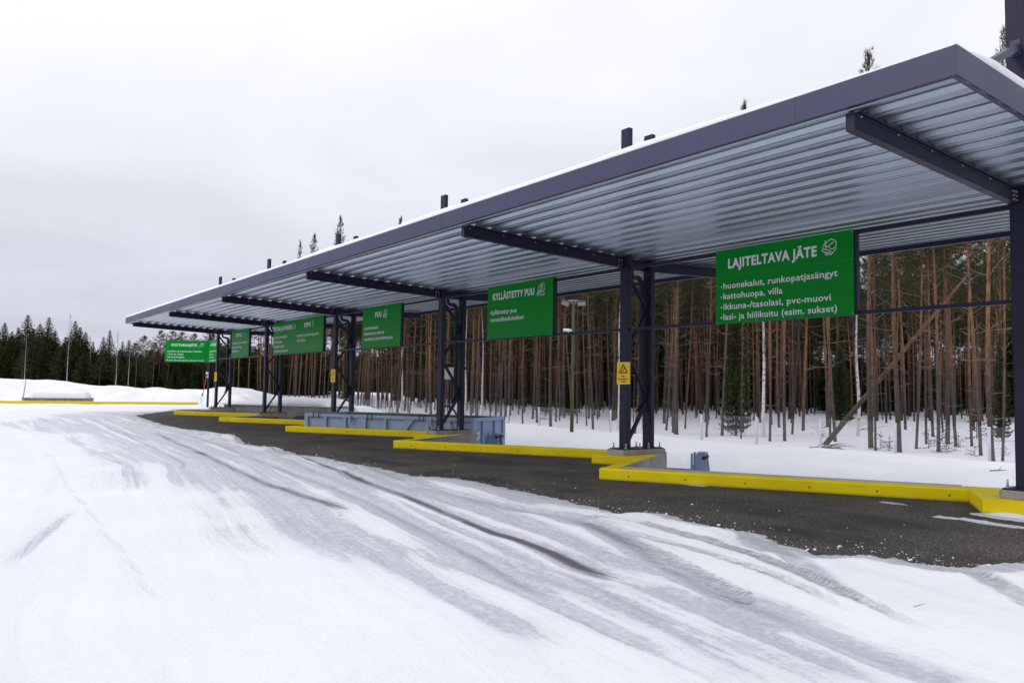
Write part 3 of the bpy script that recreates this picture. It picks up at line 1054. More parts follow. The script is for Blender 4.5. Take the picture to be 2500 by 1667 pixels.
# sign rails between the front posts
for zz, h, nm in ((3.01, .065, 'lower_sign_rail'), (4.40, .075, 'upper_sign_rail')):
    m = MB()
    for i in range(5):
        m.box(12.50, 12.55, COLY[i] + .001, COLY[i + 1] - .262, zz - h / 2, zz + h / 2)
    m.box(12.50, 12.55, YN + .2 if zz > 4 else COLY[0] - 3.5, COLY[0] - .262, zz - h / 2, zz + h / 2)
    cpart(m.build(nm, MAT['steel']))

for i in range(6):
    yc = COLY[i]
    ym = yc - .13
    # lattice column = two posts
    m = MB()
    for xa, xb in ((12.47, 12.585), (13.22, 13.335)):
        m.box(xa, xb, yc - .26, yc, .337, 7.65)
        m.box(xa - .004, xa + .002, yc - .245, yc - .015, .34, 4.35)      # cover strip in the web
    col = cpart(m.build('lattice_column', MAT['steel'], bevel=0.006))
    b = MB()
    b.box(12.27, 13.52, yc - .37, yc + .10, .316, .336)
    cpart(b.build('base_plate', MAT['steel']), col)
    zs_ = [(4.28, 3.50), (3.42, 2.58), (2.45, 1.52), (1.40, .44)]
    for k, (za, zb) in enumerate(zs_):
        xa, xb = (12.585, 13.22) if k % 2 == 0 else (13.22, 12.585)
        bb = MB()
        bb.bar((xa, ym, za), (xb, ym, zb), .07, .07, up=(0, 1, 0))
        cpart(bb.build('lattice_brace', MAT['steel'], bevel=0.004), col)
    for xx, zz in ((13.215, 1.46), (13.215, 3.46), (12.59, 2.52)):
        g_ = MB()
        g_.box(xx - .09, xx + .02, ym - .006, ym + .006, zz - .11, zz + .11)
        cpart(g_.build('gusset_plate', MAT['steel']), col)
    for bx in (12.36, 12.80, 13.08, 13.44):
        for by in (yc - .33, yc + .06):
            bo = MB()
            bo.tube([(bx, by, .337), (bx, by, .365)], .030, 6, smooth=False)
            bo.tube([(bx, by, .365), (bx, by, .455)], .014, 8)
            cpart(bo.build('anchor_bolt', MAT['galv']), col)
    dp = MB()
    xp, yp = 13.10, yc - .05
    pts = [(12.78, yp, 4.62), (12.78, yp, 4.40)]
    for k in range(7):
        a = k / 6 * math.pi / 2
        pts.append((12.90 - .12 * math.cos(a) , yp, 4.38 - .12 * math.sin(a) - .02))
    pts += [(12.98, yp, 4.235)]
    for k in range(1, 7):
        a = k / 6 * math.pi / 2
        pts.append((12.98 + .12 * math.sin(a), yp, 4.115 + .12 * math.cos(a)))
    pts += [(xp, yp, 2.4), (xp, yp, 1.38), (xp - .02, yp, 1.26), (xp - .10, yp, 1.17)]
    dp.tube(pts, .052, 12)
    for k in range(9):     # pleats of the elbow
        a = k / 8 * math.pi / 2
        dp.tube([(12.98 + .12 * math.sin(a), yp, 4.115 + .12 * math.cos(a)), (12.98 + .12 * math.sin(a + .06), yp, 4.115 + .12 * math.cos(a + .06))], .058, 12)
    cpart(dp.build('downpipe', MAT['black']), col)
    ts = MB()
    ts.bar((12.46, yc - .13, 6.72), (9.05, yc - .13, 4.95), .10, .12, up=(0, 1, 0))
    ts.box(12.455, 12.469, yc - .20, yc - .06, 6.60, 6.84)
    cpart(ts.build('tie_strut', MAT['fascia'], bevel=0.004), col)
    # roof beam, kinked at the valley
    bm_ = MB()
    ya, yb = yc - .112, yc - .012
    sec = [(8.136, 4.599), (12.60, 4.409), (13.0, 4.402), (16.35, 4.535)]
    hgt = .205
    P4 = sec + [(a, b + hgt) for a, b in sec[::-1]]
    bm_.prism(P4, ya, yb, lambda p, q, t: (p, t, q))
    # channel lips on the near side
    for off in (0.0, hgt - .035):
        bm_.prism([(a, b + off) for a, b in sec] + [(a, b + off + .02) for a, b in sec[::-1]], ya - .012, ya - .0005, lambda p, q, t: (p, t, q))
    # packer between beam and sheet
    sec2 = [(a, b + hgt + .002) for a, b in [(8.25, 4.594)] + sec[1:]]
    bm_.prism(sec2 + [(a, b + .03) for a, b in sec2[::-1]], ya - .03, yb - .03, lambda p, q, t: (p, t, q))
    beam = cpart(bm_.build('roof_beam', MAT['steel']))
    for k in range(6):
        xx = 8.25 + k * .82
        zz = 4.599 - (xx - 8.136) * .0426 + .165
        bt = MB(); bt.tube([(xx, ya - .03, zz), (xx, ya - .0125, zz)], .012, 6, smooth=False)
        cpart(bt.build('bolt', MAT['galv']), beam)
    for zz in (4.46, 4.52, 4.58):
        for xx in (12.30, 12.40):
            bt = MB(); bt.tube([(xx, ya - .03, zz), (xx, ya - .0005, zz)], .014, 6, smooth=False)
            cpart(bt.build('bolt', MAT['galv']), beam)

# snow lying on the roof
xr = np.concatenate([[XF + .012, XF + .02, XF + .05, XF + .10, XF + .17, XF + .26], np.linspace(XF + .4, XR - .4, 26), [XR - .2, XR - .08, XR - .02]])
yr = np.concatenate([[YN + .0, YN + .03, YN + .08, YN + .16, YN + .28], np.arange(YN + .42, YFAR - .3, .22), [YFAR - .2, YFAR - .1, YFAR - .03]])
gx, gy = np.meshgrid(xr, yr)
edge_ = np.minimum.reduce([gx - XF, XR - gx, (gy - YN + .012) * 2.4, YFAR - gy])
thick = .165 + .045 * fbm(gx * .5, gy * .5, 3) + .015 * fbm(gx * 2, gy * 2, 3)
near = 0.45 + 0.55 * sstep(gy, YN + 1.0, YN + 4.5)
frontf = near + (1.15 - near) * sstep(gx - XF, .15, 1.1)
bx_ = np.clip(edge_ / .30, 0, 1)
zz = zsheet(gx) + .318 + thick * frontf * np.sqrt(np.clip(1 - (1 - bx_) ** 2, 0, 1)) - .008
V = np.column_stack([gx.ravel(), gy.ravel(), zz.ravel()])
idx = np.arange(len(V)).reshape(len(yr), len(xr))
F = np.stack([idx[:-1, :-1], idx[:-1, 1:], idx[1:, 1:], idx[1:, :-1]], -1).reshape(-1, 4)
# close the layer underneath
Vb = V.copy(); Vb[:, 2] = zsheet(V[:, 0]) + .285
V2 = np.vstack([V, Vb]); nV = len(V)
F2 = np.vstack([F, F[:, ::-1] + nV])
loop = list(idx[0, :]) + list(idx[1:, -1]) + list(idx[-1, -2::-1]) + list(idx[-2:0:-1, 0])
side = np.array([[loop[k], loop[k - 1], loop[k - 1] + nV, loop[k] + nV] for k in range(len(loop))])
me = np_mesh('roof_snow', V2, np.vstack([F2, side]), [MAT['snow']], smooth=True)
tag(link('roof_snow', me), 'thin white layer of snow lying on the canopy roof', 'snow layer')


# ------------------------------------------------------------------ lettering
def text_mesh(body, w, h, bold=0.0, x0=0.0, y0=0.0, cap=True):
    """text as flat triangles, scaled so that its width is w and its cap height is h, lower left at (x0, y0)"""
    c = bpy.data.curves.new('lettering', 'FONT')
    c.body = body
    c.size = 1.0
    c.offset = bold
    c.space_character = 1.0 + 2.6 * bold
    c.resolution_u = 2
    o = bpy.data.objects.new('lettering', c)
    COL.objects.link(o)
    bpy.context.view_layer.update()
    dg = bpy.context.evaluated_depsgraph_get()
    me = bpy.data.meshes.new_from_object(o.evaluated_get(dg))
    V = np.array([v.co[:2] for v in me.vertices])
    fs = [tuple(p.vertices) for p in me.polygons]
    bpy.data.objects.remove(o); bpy.data.curves.remove(c); bpy.data.meshes.remove(me)
    xa, xb = V[:, 0].min(), V[:, 0].max()
    V[:, 0] = (V[:, 0] - xa) / (xb - xa) * w + x0
    V[:, 1] = V[:, 1] / 0.69 * h + y0
    return V, fs


def put_text(mb, T, body, w, h, x0, y0, bold=0.0, mi=0):
    V, fs = text_mesh(body, w, h, bold, x0, y0)
    mb.add([T(a, b) for a, b in V], fs, mi)


def stroke(mb, T, pts, wd, closed=False, mi=0):
    pts = [Vector(p) for p in pts]
    if closed: pts = pts + [pts[0]]
    for a, b in zip(pts[:-1], pts[1:]):
        d = (b - a)
        if d.length < 1e-6: continue
        d.normalize(); n = Vector((-d.y, d.x)) * wd / 2; e_ = d * wd * .35
        mb.add([T(*(a - e_ + n)), T(*(b + e_ + n)), T(*(b + e_ - n)), T(*(a - e_ - n))], [(0, 1, 2, 3)], mi)


ICON = {
    'stone': [[(.62, 1), (.10, .69), (.16, .62), (.14, .58), (.03, .55), (.05, .45), (0, .33), (.20, .20), (.28, .0), (.45, .03), (.36, .14), (.24, .10)],
              [(.62, 1), (.95, .82), (.98, .58), (.93, .30), (.62, .0), (.36, .06)],
              [(.10, .69), (.30, .52), (.45, .55), (.78, .78)], [(.45, .55), (.55, .40), (.68, .34), (.96, .42)],
              [(.30, .52), (.26, .36), (.48, .28), (.60, .18), (.72, .12)], [(.05, .45), (.22, .38)], [(.2, .2), (.45, .16), (.6, .05)], [(.22, .92), (.30, .52)]],
    'plank': [[(.0, .16), (.14, 0), (.52, .40), (.46, .52), (.0, .16)], [(.0, .16), (.32, .88), (.46, .90), (.58, 1), (.70, .92), (.84, 1), (.92, .94), (.96, .50), (1.0, .46), (.96, .40)],
              [(.40, .88), (.44, .55)], [(.58, .92), (.60, .48), (.70, .36), (.96, .46)], [(.70, .90), (.72, .52)],
              [(.52, .40), (.60, .28), (.95, .28), (.96, .04), (.42, .04), (.42, .18), (.52, .40)], [(.10, .14), (.44, .46)], [(.62, .10), (.95, .09)]],
    'bricks': [[(.0, .35), (.3, .15), (.75, .3), (.72, .5), (.45, .7), (.02, .55), (.0, .35)], [(.02, .55), (.3, .36), (.72, .5)], [(.3, .36), (.3, .15)],
               [(.35, .68), (.45, .9), (.9, .75), (1, .5), (.75, .42)]],
    'gypsum': [[(.2, 0), (.4, .3), (.2, .6), (.45, 1)], [(.45, 1), (.62, .7), (.5, .45), (.8, .1)], [(.7, 1), (.82, .6), (.62, .35)]],
    'metal': [[(.2, .2), (.5, 0), (.8, .2), (.8, .55), (.5, .75), (.2, .55), (.2, .2)], [(.5, .75), (.5, 1)], [(.8, .55), (1, .7)], [(.2, .55), (0, .7)]],
    'branch': [[(0, 0), (.45, .45), (.95, .95)], [(.3, .3), (.2, .62)], [(.45, .45), (.85, .4), (.98, .55), (.85, .4)], [(.62, .62), (.5, .92), (.68, .98), (.62, .62)],
               [(.35, .85), (.5, .7), (.42, .58)], [(.75, .75), (1, .72)], [(.4, .4), (.66, .12)]],
}


def green_sign(name, label, O, U, Wd, Hh, heads, lines, icons, group=None, frame=True, split=True):
    """O top-left corner, U unit vector to the reader's right; text on the outward side"""
    O = Vector(O); U = Vector(U).normalized(); Nn = Vector((0, 0, 1)).cross(U) * -1   # towards the reader
    root = tag(empty(name, O + U * Wd / 2 - Vector((0, 0, Hh))), label, 'sign', group)
    inv_ = Matrix.Translation(root.location).inverted()

    def T(u, v, off=0.0045):
        return O + U * u - Vector((0, 0, Hh - v)) + Nn * off

    p = MB()
    if split:
        sp_ = Hh * .645
        for a, b in ((0, sp_ - .0015), (sp_ + .0015, Hh)):
            vs = [T(u, v, o_) for o_ in (0, -.012) for v in (a, b) for u in (0, Wd)]
            p.add(vs, [(0, 1, 3, 2), (4, 6, 7, 5), (0, 4, 5, 1), (2, 3, 7, 6), (0, 2, 6, 4), (1, 5, 7, 3)])
    else:
        vs = [T(u, v, o_) for o_ in (0, -.012) for v in (0, Hh) for u in (0, Wd)]
        p.add(vs, [(0, 1, 3, 2), (4, 6, 7, 5), (0, 4, 5, 1), (2, 3, 7, 6), (0, 2, 6, 4), (1, 5, 7, 3)])
    o1 = p.build('panel', MAT['green'])
    parts = [o1]
    r_ = MB()
    for u in (.03, Wd * .33, Wd * .66, Wd - .03):
        for v in (.03, Hh - .03):
            c_ = T(u, v, .003)
            r_.tube([T(u, v, .0005), T(u, v, .004)], .008, 8, smooth=False)
    parts.append(r_.build('rivets', MAT['galv']))
    if frame:
        for u in (0.02, Wd - .02, Wd + .035):
            fr = MB()
            vs = [T(u + a, v, b) for b in (-.014, -.09) for v in (.01, Hh - .01) for a in (-.018, .018)]
            fr.add(vs, [(0, 1, 3, 2), (4, 6, 7, 5), (0, 4, 5, 1), (2, 3, 7, 6), (0, 2, 6, 4), (1, 5, 7, 3)])
            parts.append(fr.build('frame_bar', MAT['steel']))
    h = MB()
    for body, u0, u1, v0, v1, bold in heads:
        put_text(h, T, body, (u1 - u0) * Wd, (v1 - v0) * Hh, u0 * Wd, (1 - v1) * Hh, bold)
    parts.append(h.build('heading', MAT['letter'], fix=False))
    for body, u0, u1, vb, hh_, bul in lines:
        t = MB()
        put_text(t, T, body, (u1 - u0) * Wd, hh_, u0 * Wd, (1 - vb) * Hh, .013)
        if bul:
            if bul == '-':
                stroke(t, T, [(u0 * Wd - .075, (1 - vb) * Hh + hh_ * .36), (u0 * Wd - .03, (1 - vb) * Hh + hh_ * .36)], .018)
            else:
                cx, cy = u0 * Wd - .05, (1 - vb) * Hh + hh_ * .38
                t.add([T(cx + .016 * math.cos(k * math.pi / 4), cy + .016 * math.sin(k * math.pi / 4)) for k in range(8)], [tuple(range(8))])
        parts.append(t.build('lettering', MAT['letter'], fix=False))
    if icons:
        ic = MB()
        for nm, u0, u1, v0, v1 in icons:
            for pl_ in ICON[nm]:
                stroke(ic, T, [((u0 + (u1 - u0) * a) * Wd, (1 - v1 + (v1 - v0) * b) * Hh) for a, b in pl_], .014)
        parts.append(ic.build('icon', MAT['letter'], fix=False))
    for o in parts:
        o.data.transform(inv_); o.parent = root
    return root


DN_Y = (0, -1, 0)
XS = 12.44
green_sign('hanging_sign', 'large green sign headed LAJITELTAVA JÄTE, nearest of the hanging signs', (XS, 10.09, 4.44), DN_Y, 2.92, 1.46,
           [('LAJITELTAVA JÄTE', .105, .765, .135, .255, .036)],
           [('huonekalut, runkopatjasängyt', .065, .90, .530, .118, 1), ('kattohuopa, villa', .065, .525, .670, .118, 1),
            ('ikkuna-/tasolasi, pvc-muovi', .065, .855, .812, .118, 1), ('lasi- ja hiilikuitu (esim. sukset)', .065, .895, .950, .118, 1)],
           [('stone', .80, .895, .075, .265)], 'green waste sorting signs')
green_sign('hanging_sign', 'green sign headed KYLLÄSTETTY PUU between the second and third column', (XS, 18.15, 4.465), DN_Y, 2.92, 1.46,
           [('KYLLÄSTETTY PUU', .09, .735, .135, .255, .036)],
           [('kyllästetty puu', .065, .475, .530, .118, 1), ('terassilaudoitukset', .065, .585, .670, .118, 1)],
           [('plank', .775, .885, .07, .29)], 'green waste sorting signs')
green_sign('hanging_sign', 'green sign headed PUU with sky glare on its lower half, above the light blue container', (XS, 26.24, 4.465), DN_Y, 2.93, 1.46,
           [('PUU', .345, .515, .135, .26, .035)],
           [('puurakenteet', .065, .43, .540, .118, 1), ('lastulevyt ja vanerit', .065, .59, .675, .118, 1), ('maalattu ja pinnoitettu puu', .065, .81, .812, .118, 1)],
           [('plank', .55, .655, .10, .30)], 'green waste sorting signs')
green_sign('hanging_sign', 'double width green sign headed BETONI- JA KIVIAINES and KIPSI', (XS, 35.71, 4.475), DN_Y, 5.83, 1.46,
           [('BETONI- JA KIVIAINES', .015, .40, .135, .26, .035), ('KIPSI', .645, .765, .135, .26, .035)],
           [('betoni ja keramiikka', .03, .30, .50, .118, 1), ('tiilet ja laatat', .03, .20, .645, .118, 1), ('sementti ja laasti', .03, .25, .79, .118, 1),
            ('wc-istuimet ja lavuaarit', .03, .335, .93, .118, 1), ('kipsilevyt ja niiden kappaleet,', .51, .93, .52, .118, 1), ('esim. Gyproc', .51, .68, .665, .118, 0)],
           [('bricks', .41, .48, .11, .30), ('gypsum', .785, .835, .09, .31)], 'green waste sorting signs', split=False)
green_sign('hanging_sign', 'narrow looking green sign headed METALLI beside the farthest column', (XS, 42.14, 4.46), DN_Y, 2.85, 1.45,
           [('METALLI', .26, .60, .145, .26, .035)],
           [('tyhjät aerosoli- ja maalipurkit', .065, .90, .51, .118, 1), ('polkupyörän rungot', .065, .60, .66, .118, 1), ('metalliesineet', .065, .45, .80, .118, 1)],
           [('metal', .65, .77, .08, .30)], 'green waste sorting signs')

# garden waste corner sign on its own post
PX, PY = 14.60, 54.35
vpost = tag(empty('sign_post', (PX, PY, 0)), 'tall black post carrying the two garden waste boards at the far end', 'post')
m = MB(); m.box(-.06, .06, -.06, .06, -.1, 4.90)
m.build('post', MAT['steel'], vpost, bevel=.006)
m = MB()
for zz in (3.2, 4.35):
    m.box(-.075, .075, -.085, -.061, zz - .05, zz + .05)
m.build('clamp', MAT['black'], vpost)
gl = [('puiden ja pensaiden lehdet', .065, .835, .53, .105, '-'), ('risut ja oksat', .065, .42, .665, .105, '-'), ('haravointijäte', .065, .445, .80, .105, '-'),
      ('Huom! Älä laita jätettä säkeissä lavalle.', .03, .90, .94, .085, 0)]
gh = [('PUUTARHAJÄTE', .14, .72, .155, .265, .035)]
U1 = Vector((RXY[0], RXY[1], 0))
green_sign('garden_waste_board', 'bright green board headed PUUTARHAJÄTE facing the camera at the left end', Vector((PX, PY - .1, 4.50)) - U1 * 3.02, U1, 2.97, 1.46,
           gh, gl, [('branch', .75, .88, .10, .32)], 'garden waste boards', frame=False, split=False)
green_sign('garden_waste_board', 'bright green board turned sideways right of its black post, mostly hidden by the farthest column', (PX - .07, PY - .12, 4.50), (-.05, -1, 0), 2.97, 1.46,
           gh, gl, [('branch', .75, .88, .10, .32)], 'garden waste boards', frame=False, split=False)

# yellow warning plates on three columns
for i, lab in ((1, 'yellow warning plate with falling person symbol on the second column from the right'),
               (3, 'small yellow warning plate on the column above the light blue container'),
               (5, 'yellow warning plate seen edge on, on the farthest column')):
    yc = COLY[i]
    O = Vector((12.458, yc + .075, 2.27)); Wd, Hh = .42, .50
    root = tag(empty('warning_sign', (12.458, yc - .135, 1.77)), lab, 'warning sign', 'yellow warning plates on the columns')
    inv_ = Matrix.Translation(root.location).inverted()
    T = lambda u, v, off=.003: (O.x - off, O.y - u, O.z - Hh + v)
    p = MB()
    vs = [T(u, v, o_) for o_ in (0, -.006) for v in (0, Hh) for u in (0, Wd)]
    p.add(vs, [(0, 1, 3, 2), (4, 6, 7, 5), (0, 4, 5, 1), (2, 3, 7, 6), (0, 2, 6, 4), (1, 5, 7, 3)])
    a = p.build('plate', MAT['yellow_sign'])
    t = MB()
    stroke(t, T, [(.085, .262), (.335, .262), (.21, .448)], .024, True)
    stroke(t, T, [(.155, .292), (.175, .310), (.200, .300), (.215, .335), (.235, .350)], .013)      # falling figure
    stroke(t, T, [(.150, .305), (.175, .310)], .012)
    stroke(t, T, [(.196, .378), (.222, .352), (.240, .372)], .011)
    stroke(t, T, [(.235, .350), (.258, .322)], .010)
    t.add([T(.243 + .012 * math.cos(k * math.pi / 4), .383 + .012 * math.sin(k * math.pi / 4)) for k in range(8)], [tuple(range(8))])
    b = t.build('symbol', MAT['ink'], fix=False)
    t = MB()
    put_text(t, T, 'Varo', .145, .052, .14, .165, .01)
    put_text(t, T, 'putoamis-', .32, .052, .05, .100, .01)
    put_text(t, T, 'vaara', .175, .052, .125, .042, .01)
    c = t.build('lettering', MAT['ink'], fix=False)
    for o in (a, b, c):
        o.data.transform(inv_); o.parent = root


# ------------------------------------------------------------------ containers in the bays
def container(name, label, d0, d1, n0, n1, z0, z1, mats, hook=True, hook_h=1.55, group='open skips in the dock bays', ribs=8, sticker=False, big=True):
    L, Wd = d1 - d0, n1 - n0
    H = z1 - z0
    root = tag(empty(name, DN(d0, n0, z0), DANG), label, 'container', group)
    b = MB()
    t = .05
    # hollow body
    b.box(0, L, 0, t, .25, H - .10, 0); b.box(0, L, Wd - t, Wd, .25, H - .10, 0)
    b.box(0, t, t, Wd - t, .25, H - .10, 0); b.box(L - t, L, t, Wd - t, .25, H - .10, 0)
    b.box(t, L - t, t, Wd - t, .25, .30, 1)
    # inner lining
    e = .004
    b.add([(t + e, t + e, .3), (L - t - e, t + e, .3), (L - t - e, t + e, H - .1), (t + e, t + e, H - .1)], [(0, 1, 2, 3)], 1)
    b.add([(t + e, Wd - t - e, .3), (L - t - e, Wd - t - e, .3), (L - t - e, Wd - t - e, H - .1), (t + e, Wd - t - e, H - .1)], [(3, 2, 1, 0)], 1)
    b.add([(t + e, t + e, .3), (t + e, Wd - t - e, .3), (t + e, Wd - t - e, H - .1), (t + e, t + e, H - .1)], [(3, 2, 1, 0)], 1)
    b.add([(L - t - e, t + e, .3), (L - t - e, Wd - t - e, .3), (L - t - e, Wd - t - e, H - .1), (L - t - e, t + e, H - .1)], [(0, 1, 2, 3)], 1)
    b.build('body', mats, root, fix=False)
    r = MB()
    q = .07
    r.box(-q, L + q, -q, t + .01, H - .11, H, 0); r.box(-q, L + q, Wd - t - .01, Wd + q, H - .11, H, 1)
    r.box(-q, t + .01, t + .011, Wd - t - .011, H - .11, H, 0); r.box(L - t - .01, L + q, t + .011, Wd - t - .011, H - .11, H, 0)
    r.build('top_rail', mats, root, bevel=.012)
    k = MB()
    for j in range(ribs + 1):
        xx = L * j / ribs
        w_ = .10 if 0 < j < ribs else .14
        xa, xb = max(-q + .001, xx - w_ / 2), min(L + q - .001, xx + w_ / 2)
        k.box(xa, xb, -q + .002, -.0005, .2, H - .1105, 0)
        k.box(xa, xb, Wd + .0005, Wd + q - .002, .2, H - .1105, 0)
    for yy in (0.02, .72, Wd - .72, Wd - .02):
        k.box(L + .0005, L + q - .004, max(-q + .004, yy - .09), min(Wd + q - .004, yy + .09), .2, H - .1105, 0)
        k.box(-q + .004, -.0005, max(-q + .004, yy - .07), min(Wd + q - .004, yy + .07), .2, H - .1105, 0)
    # corner gussets in two of the side panels
    for j in (3, 5):
        xx = L * j / ribs
        s_ = 1 if j == 3 else -1
        pts_ = [(xx - s_ * .05, H - .115), (xx - s_ * .30, H - .115), (xx - s_ * .05, H - .42)]
        k.prism(pts_, -q + .004, -.002, lambda a_, b_, t_: (a_, t_, b_))
    k.build('rib', mats, root)
    s = MB()
    s.box(-.1, L + .05, .45, .60, 0.0, .249, 0); s.box(-.1, L + .05, Wd - .60, Wd - .45, 0.0, .249, 0)
    s.build('skid_rail', mats, root)
    if big:
        hk = MB()
        for j in (.32, .55, 2.55, 2.72, 4.55, 4.72, 6.05):
            if j < L:
                hk.tube([(j, -q - .03, H - .16), (j, -q - .035, H + .01), (j + .02, -q - .005, H + .07), (j + .05, -q + .02, H + .05)], .014, 6, mi=0)
        hk.build('net_hook', [MAT['rust']], root)
        for j in (1.85, 4.98):
            h = MB()
            h.box(j - .035, j + .035, -q - .05, -q - .0005, H - .30, H - .02, 0)
            h.build('hinge', mats, root, bevel=.008)
        rp = MB()
        rp.tube([(.9, -q - .01, H - .14), (.92, -q - .012, H - .15)], .01, 6)
        rp.box(L - .95, L - .62, -q - .02, -q - .004, H - .62, H - .50, 0)
        rp.build('fitting', [MAT['teal']], root)
    if hook:
        a = MB()
        yc = Wd / 2
        x1 = L + q
        for sg in (-1, 1):
            ya, yb = (yc + sg * .14, yc + sg * .20)
            lo, hi = min(ya, yb), max(ya, yb)
            a.prism([(x1 + .0, .3), (x1 + .52, .3), (x1 + .36, hook_h), (x1 + .16, hook_h), (x1, hook_h - .55)], lo, hi, lambda p_, q_, t_: (p_, t_, q_))
            a.prism([(yc + sg * .20, hook_h - .02), (yc + sg * .40, .3), (yc + sg * .30, .3), (yc + sg * .20, hook_h - .30)], x1 + .01, x1 + .07, lambda p_, q_, t_: (t_, p_, q_))
        a.box(x1 + .16, x1 + .36, yc - .139, yc + .139, hook_h - .035, hook_h - .001, 0)
        a.box(x1 + .01, x1 + .05, yc - .139, yc + .139, .3, hook_h - .4, 1)
        a.build('hook_frame', mats, root)
        c = MB()
        c.tube([(x1 + .34, yc - .28, hook_h - .12), (x1 + .34, yc + .28, hook_h - .12)], .045, 10)
        c.build('lifting_bar', MAT['rust'], root)
    if sticker:
        st = MB()
        x1 = L + .003
        st.add([(x1, .22, H - .74), (x1, .56, H - .66), (x1, .56, H - .44), (x1, .22, H - .50)], [(0, 1, 2, 3)])
        so_ = st.build('sticker', MAT['white'], root, fix=False)
        tx = MB()
        V_, fs = text_mesh('RESKA', .26, .10, .02)
        tx.add([(x1 + .003, .26 + a_, H - .655 + b_ + a_ * .22) for a_, b_ in V_], fs)
        m_ = paint('sticker_green', (.10, .34, .12), .5)
        tx.build('lettering', m_, so_, fix=False)
    return root


container('skip_container', 'light blue grey ribbed steel container standing above the kerb below the PUU sign', -17.36, -10.90, 22.55, 24.95, -1.55, .66,
          [MAT['tank'], MAT['tank_in']], hook_h=1.70, sticker=True)
container('skip_container', 'low container behind the kerb, only its lifting hook showing right of the second column', -10.02, -3.55, 18.58, 20.98, -1.55, -.42,
          [MAT['tank'], MAT['tank_in']], hook_h=1.68, big=False)
o = container('skip_container', 'dark blue container rim peeking over the kerb left of the light blue container', -24.3, -18.9, 26.98, 29.38, -1.55, .13,
              [MAT['blue'], MAT['tank_in']], hook=False, big=False)
m = MB()
m.prism([(2.55, 1.681), (2.95, 1.885), (5.3, 1.885), (5.3, 1.681)], .05, 1.4, lambda a, b, t: (a, t, b))
m.build('raised_lid', MAT['blue'], o)

# ------------------------------------------------------------------ concrete wall with snow load behind the last bays
wall = tag(empty('concrete_wall', DN(-26.4, 36, -1.5), DANG), 'grey concrete wall with thick snow on top beyond the far columns', 'wall')
for a, b, dn, tp_ in ((-7.4, -3.95, 0, 1.93), (-3.93, -1.75, .03, 1.92), (-1.73, 0, .0, 1.90)):
    m = MB(); m.box(a, b, dn, .45 + dn, -.3, tp_)
    m.build('wall_block', MAT['concrete'], wall, bevel=.015)
# slab of wind packed snow overhanging the wall
us = np.linspace(-7.6, .15, 60); vs_ = np.array([-.10, -.09, -.05, .02, .12, .3, .6, 1.2, 2.0, 3.0])
g1, g2 = np.meshgrid(us, vs_)
hh = .09 + .44 * np.sqrt(np.clip((g2 + .10) / .6, 0, 1)) * (0.85 + .25 * fbm(g1 * .5, g2 * .3, 3))
hh = hh * (1 - .75 * sstep(g2, 1.6, 3.0))
hh = np.where(g2 > .7, hh + .05 * fbm(g1, g2, 3), hh) * (1 - .85 * sstep(g1, -.45, .15))
hh[0, :] = .0
hh *= np.where(g1 < -4.5, .45 + .2 * fbm(g1 * 1.5, g2, 3), 1)
zt_ = 1.925 + hh
V = np.column_stack([g1.ravel(), g2.ravel(), zt_.ravel()])
idx = np.arange(len(V)).reshape(len(vs_), len(us))
F = np.stack([idx[:-1, :-1], idx[:-1, 1:], idx[1:, 1:], idx[1:, :-1]], -1).reshape(-1, 4)
Vb = V.copy(); Vb[:, 2] = 1.936
nV = len(V)
loop = list(idx[0, :]) + list(idx[1:, -1]) + list(idx[-1, -2::-1]) + list(idx[-2:0:-1, 0])
side = np.array([[loop[k], loop[k - 1], loop[k - 1] + nV, loop[k] + nV] for k in range(len(loop))])
me = np_mesh('snow_slab', np.vstack([V, Vb]), np.vstack([F, F[:, ::-1] + nV, side]), [MAT['bank']], smooth=True)
o = link('snow_slab', me)
o.location = DN(-26.4, 36, -1.5); o.rotation_euler = (0, 0, DANG)
tag(o, 'thick slab of snow lying on the grey concrete wall', 'snow layer')

# ------------------------------------------------------------------ far kerb, post, marker, concrete box, shovel
K0, K1 = Vector((-40, 77.4, 0)), Vector((15.2, 59.05, 0))
kd = (K1 - K0).normalized(); kn = Vector((-kd.y, kd.x, 0))
m = MB()
m.prism([(0, -.05), (.3, -.05), (.3, .27), (.03, .27), (0, .24)], 0, (K1 - K0).length, lambda a, b, t: tuple(K0 + kd * t + kn * a + Vector((0, 0, b))))
tag(m.build('far_kerb', MAT['yellow']), 'long straight yellow kerb in front of the snow bank at far left', 'kerb')
p = at(497, 985, 2, .1)
t_ = 60.2
yp = tag(empty('yellow_post', (15.45, 59.1, 0)), 'short yellow post at the right end of the far kerb', 'post')
m = MB(); m.box(-.085, .085, -.085, .085, -.05, .62); m.build('post', MAT['yellow'], yp, bevel=.008)
m = MB(); m.tube([(0, 0, .621), (.02, 0, .80), (.05, 0, .92)], [.06, .05, .02], 8); m.build('post_cap', MAT['rust'], yp)
mk = at(50, 982, 2, .1)
m = MB(); m.tube([(4.9, 66.2, -.1), (5.08, 66.4, 1.72)], [.045, .03], 8)
tag(m.build('marker_stick', MAT['pink']), 'thin faded pink marker stick leaning in front of the snow bank', 'stick')
cb = tag(empty('concrete_box', (6.9, 63.6, 0), math.atan2(kd.y, kd.x)), 'low grey concrete box half buried in snow behind the far kerb', 'concrete box')
m = MB(); m.box(-2.05, 2.05, -.9, .9, -.1, .42); m.box(-2.1, 2.1, -.95, .95, .421, .47); m.build('block', MAT['concrete'], cb, bevel=.02)
gu = np.linspace(-1.6, 1.95, 40); gv = np.linspace(-.9, .9, 22)
g1, g2 = np.meshgrid(gu, gv)
ed = np.minimum.reduce([g1 + 1.6, 1.95 - g1, g2 + .9, .9 - g2])
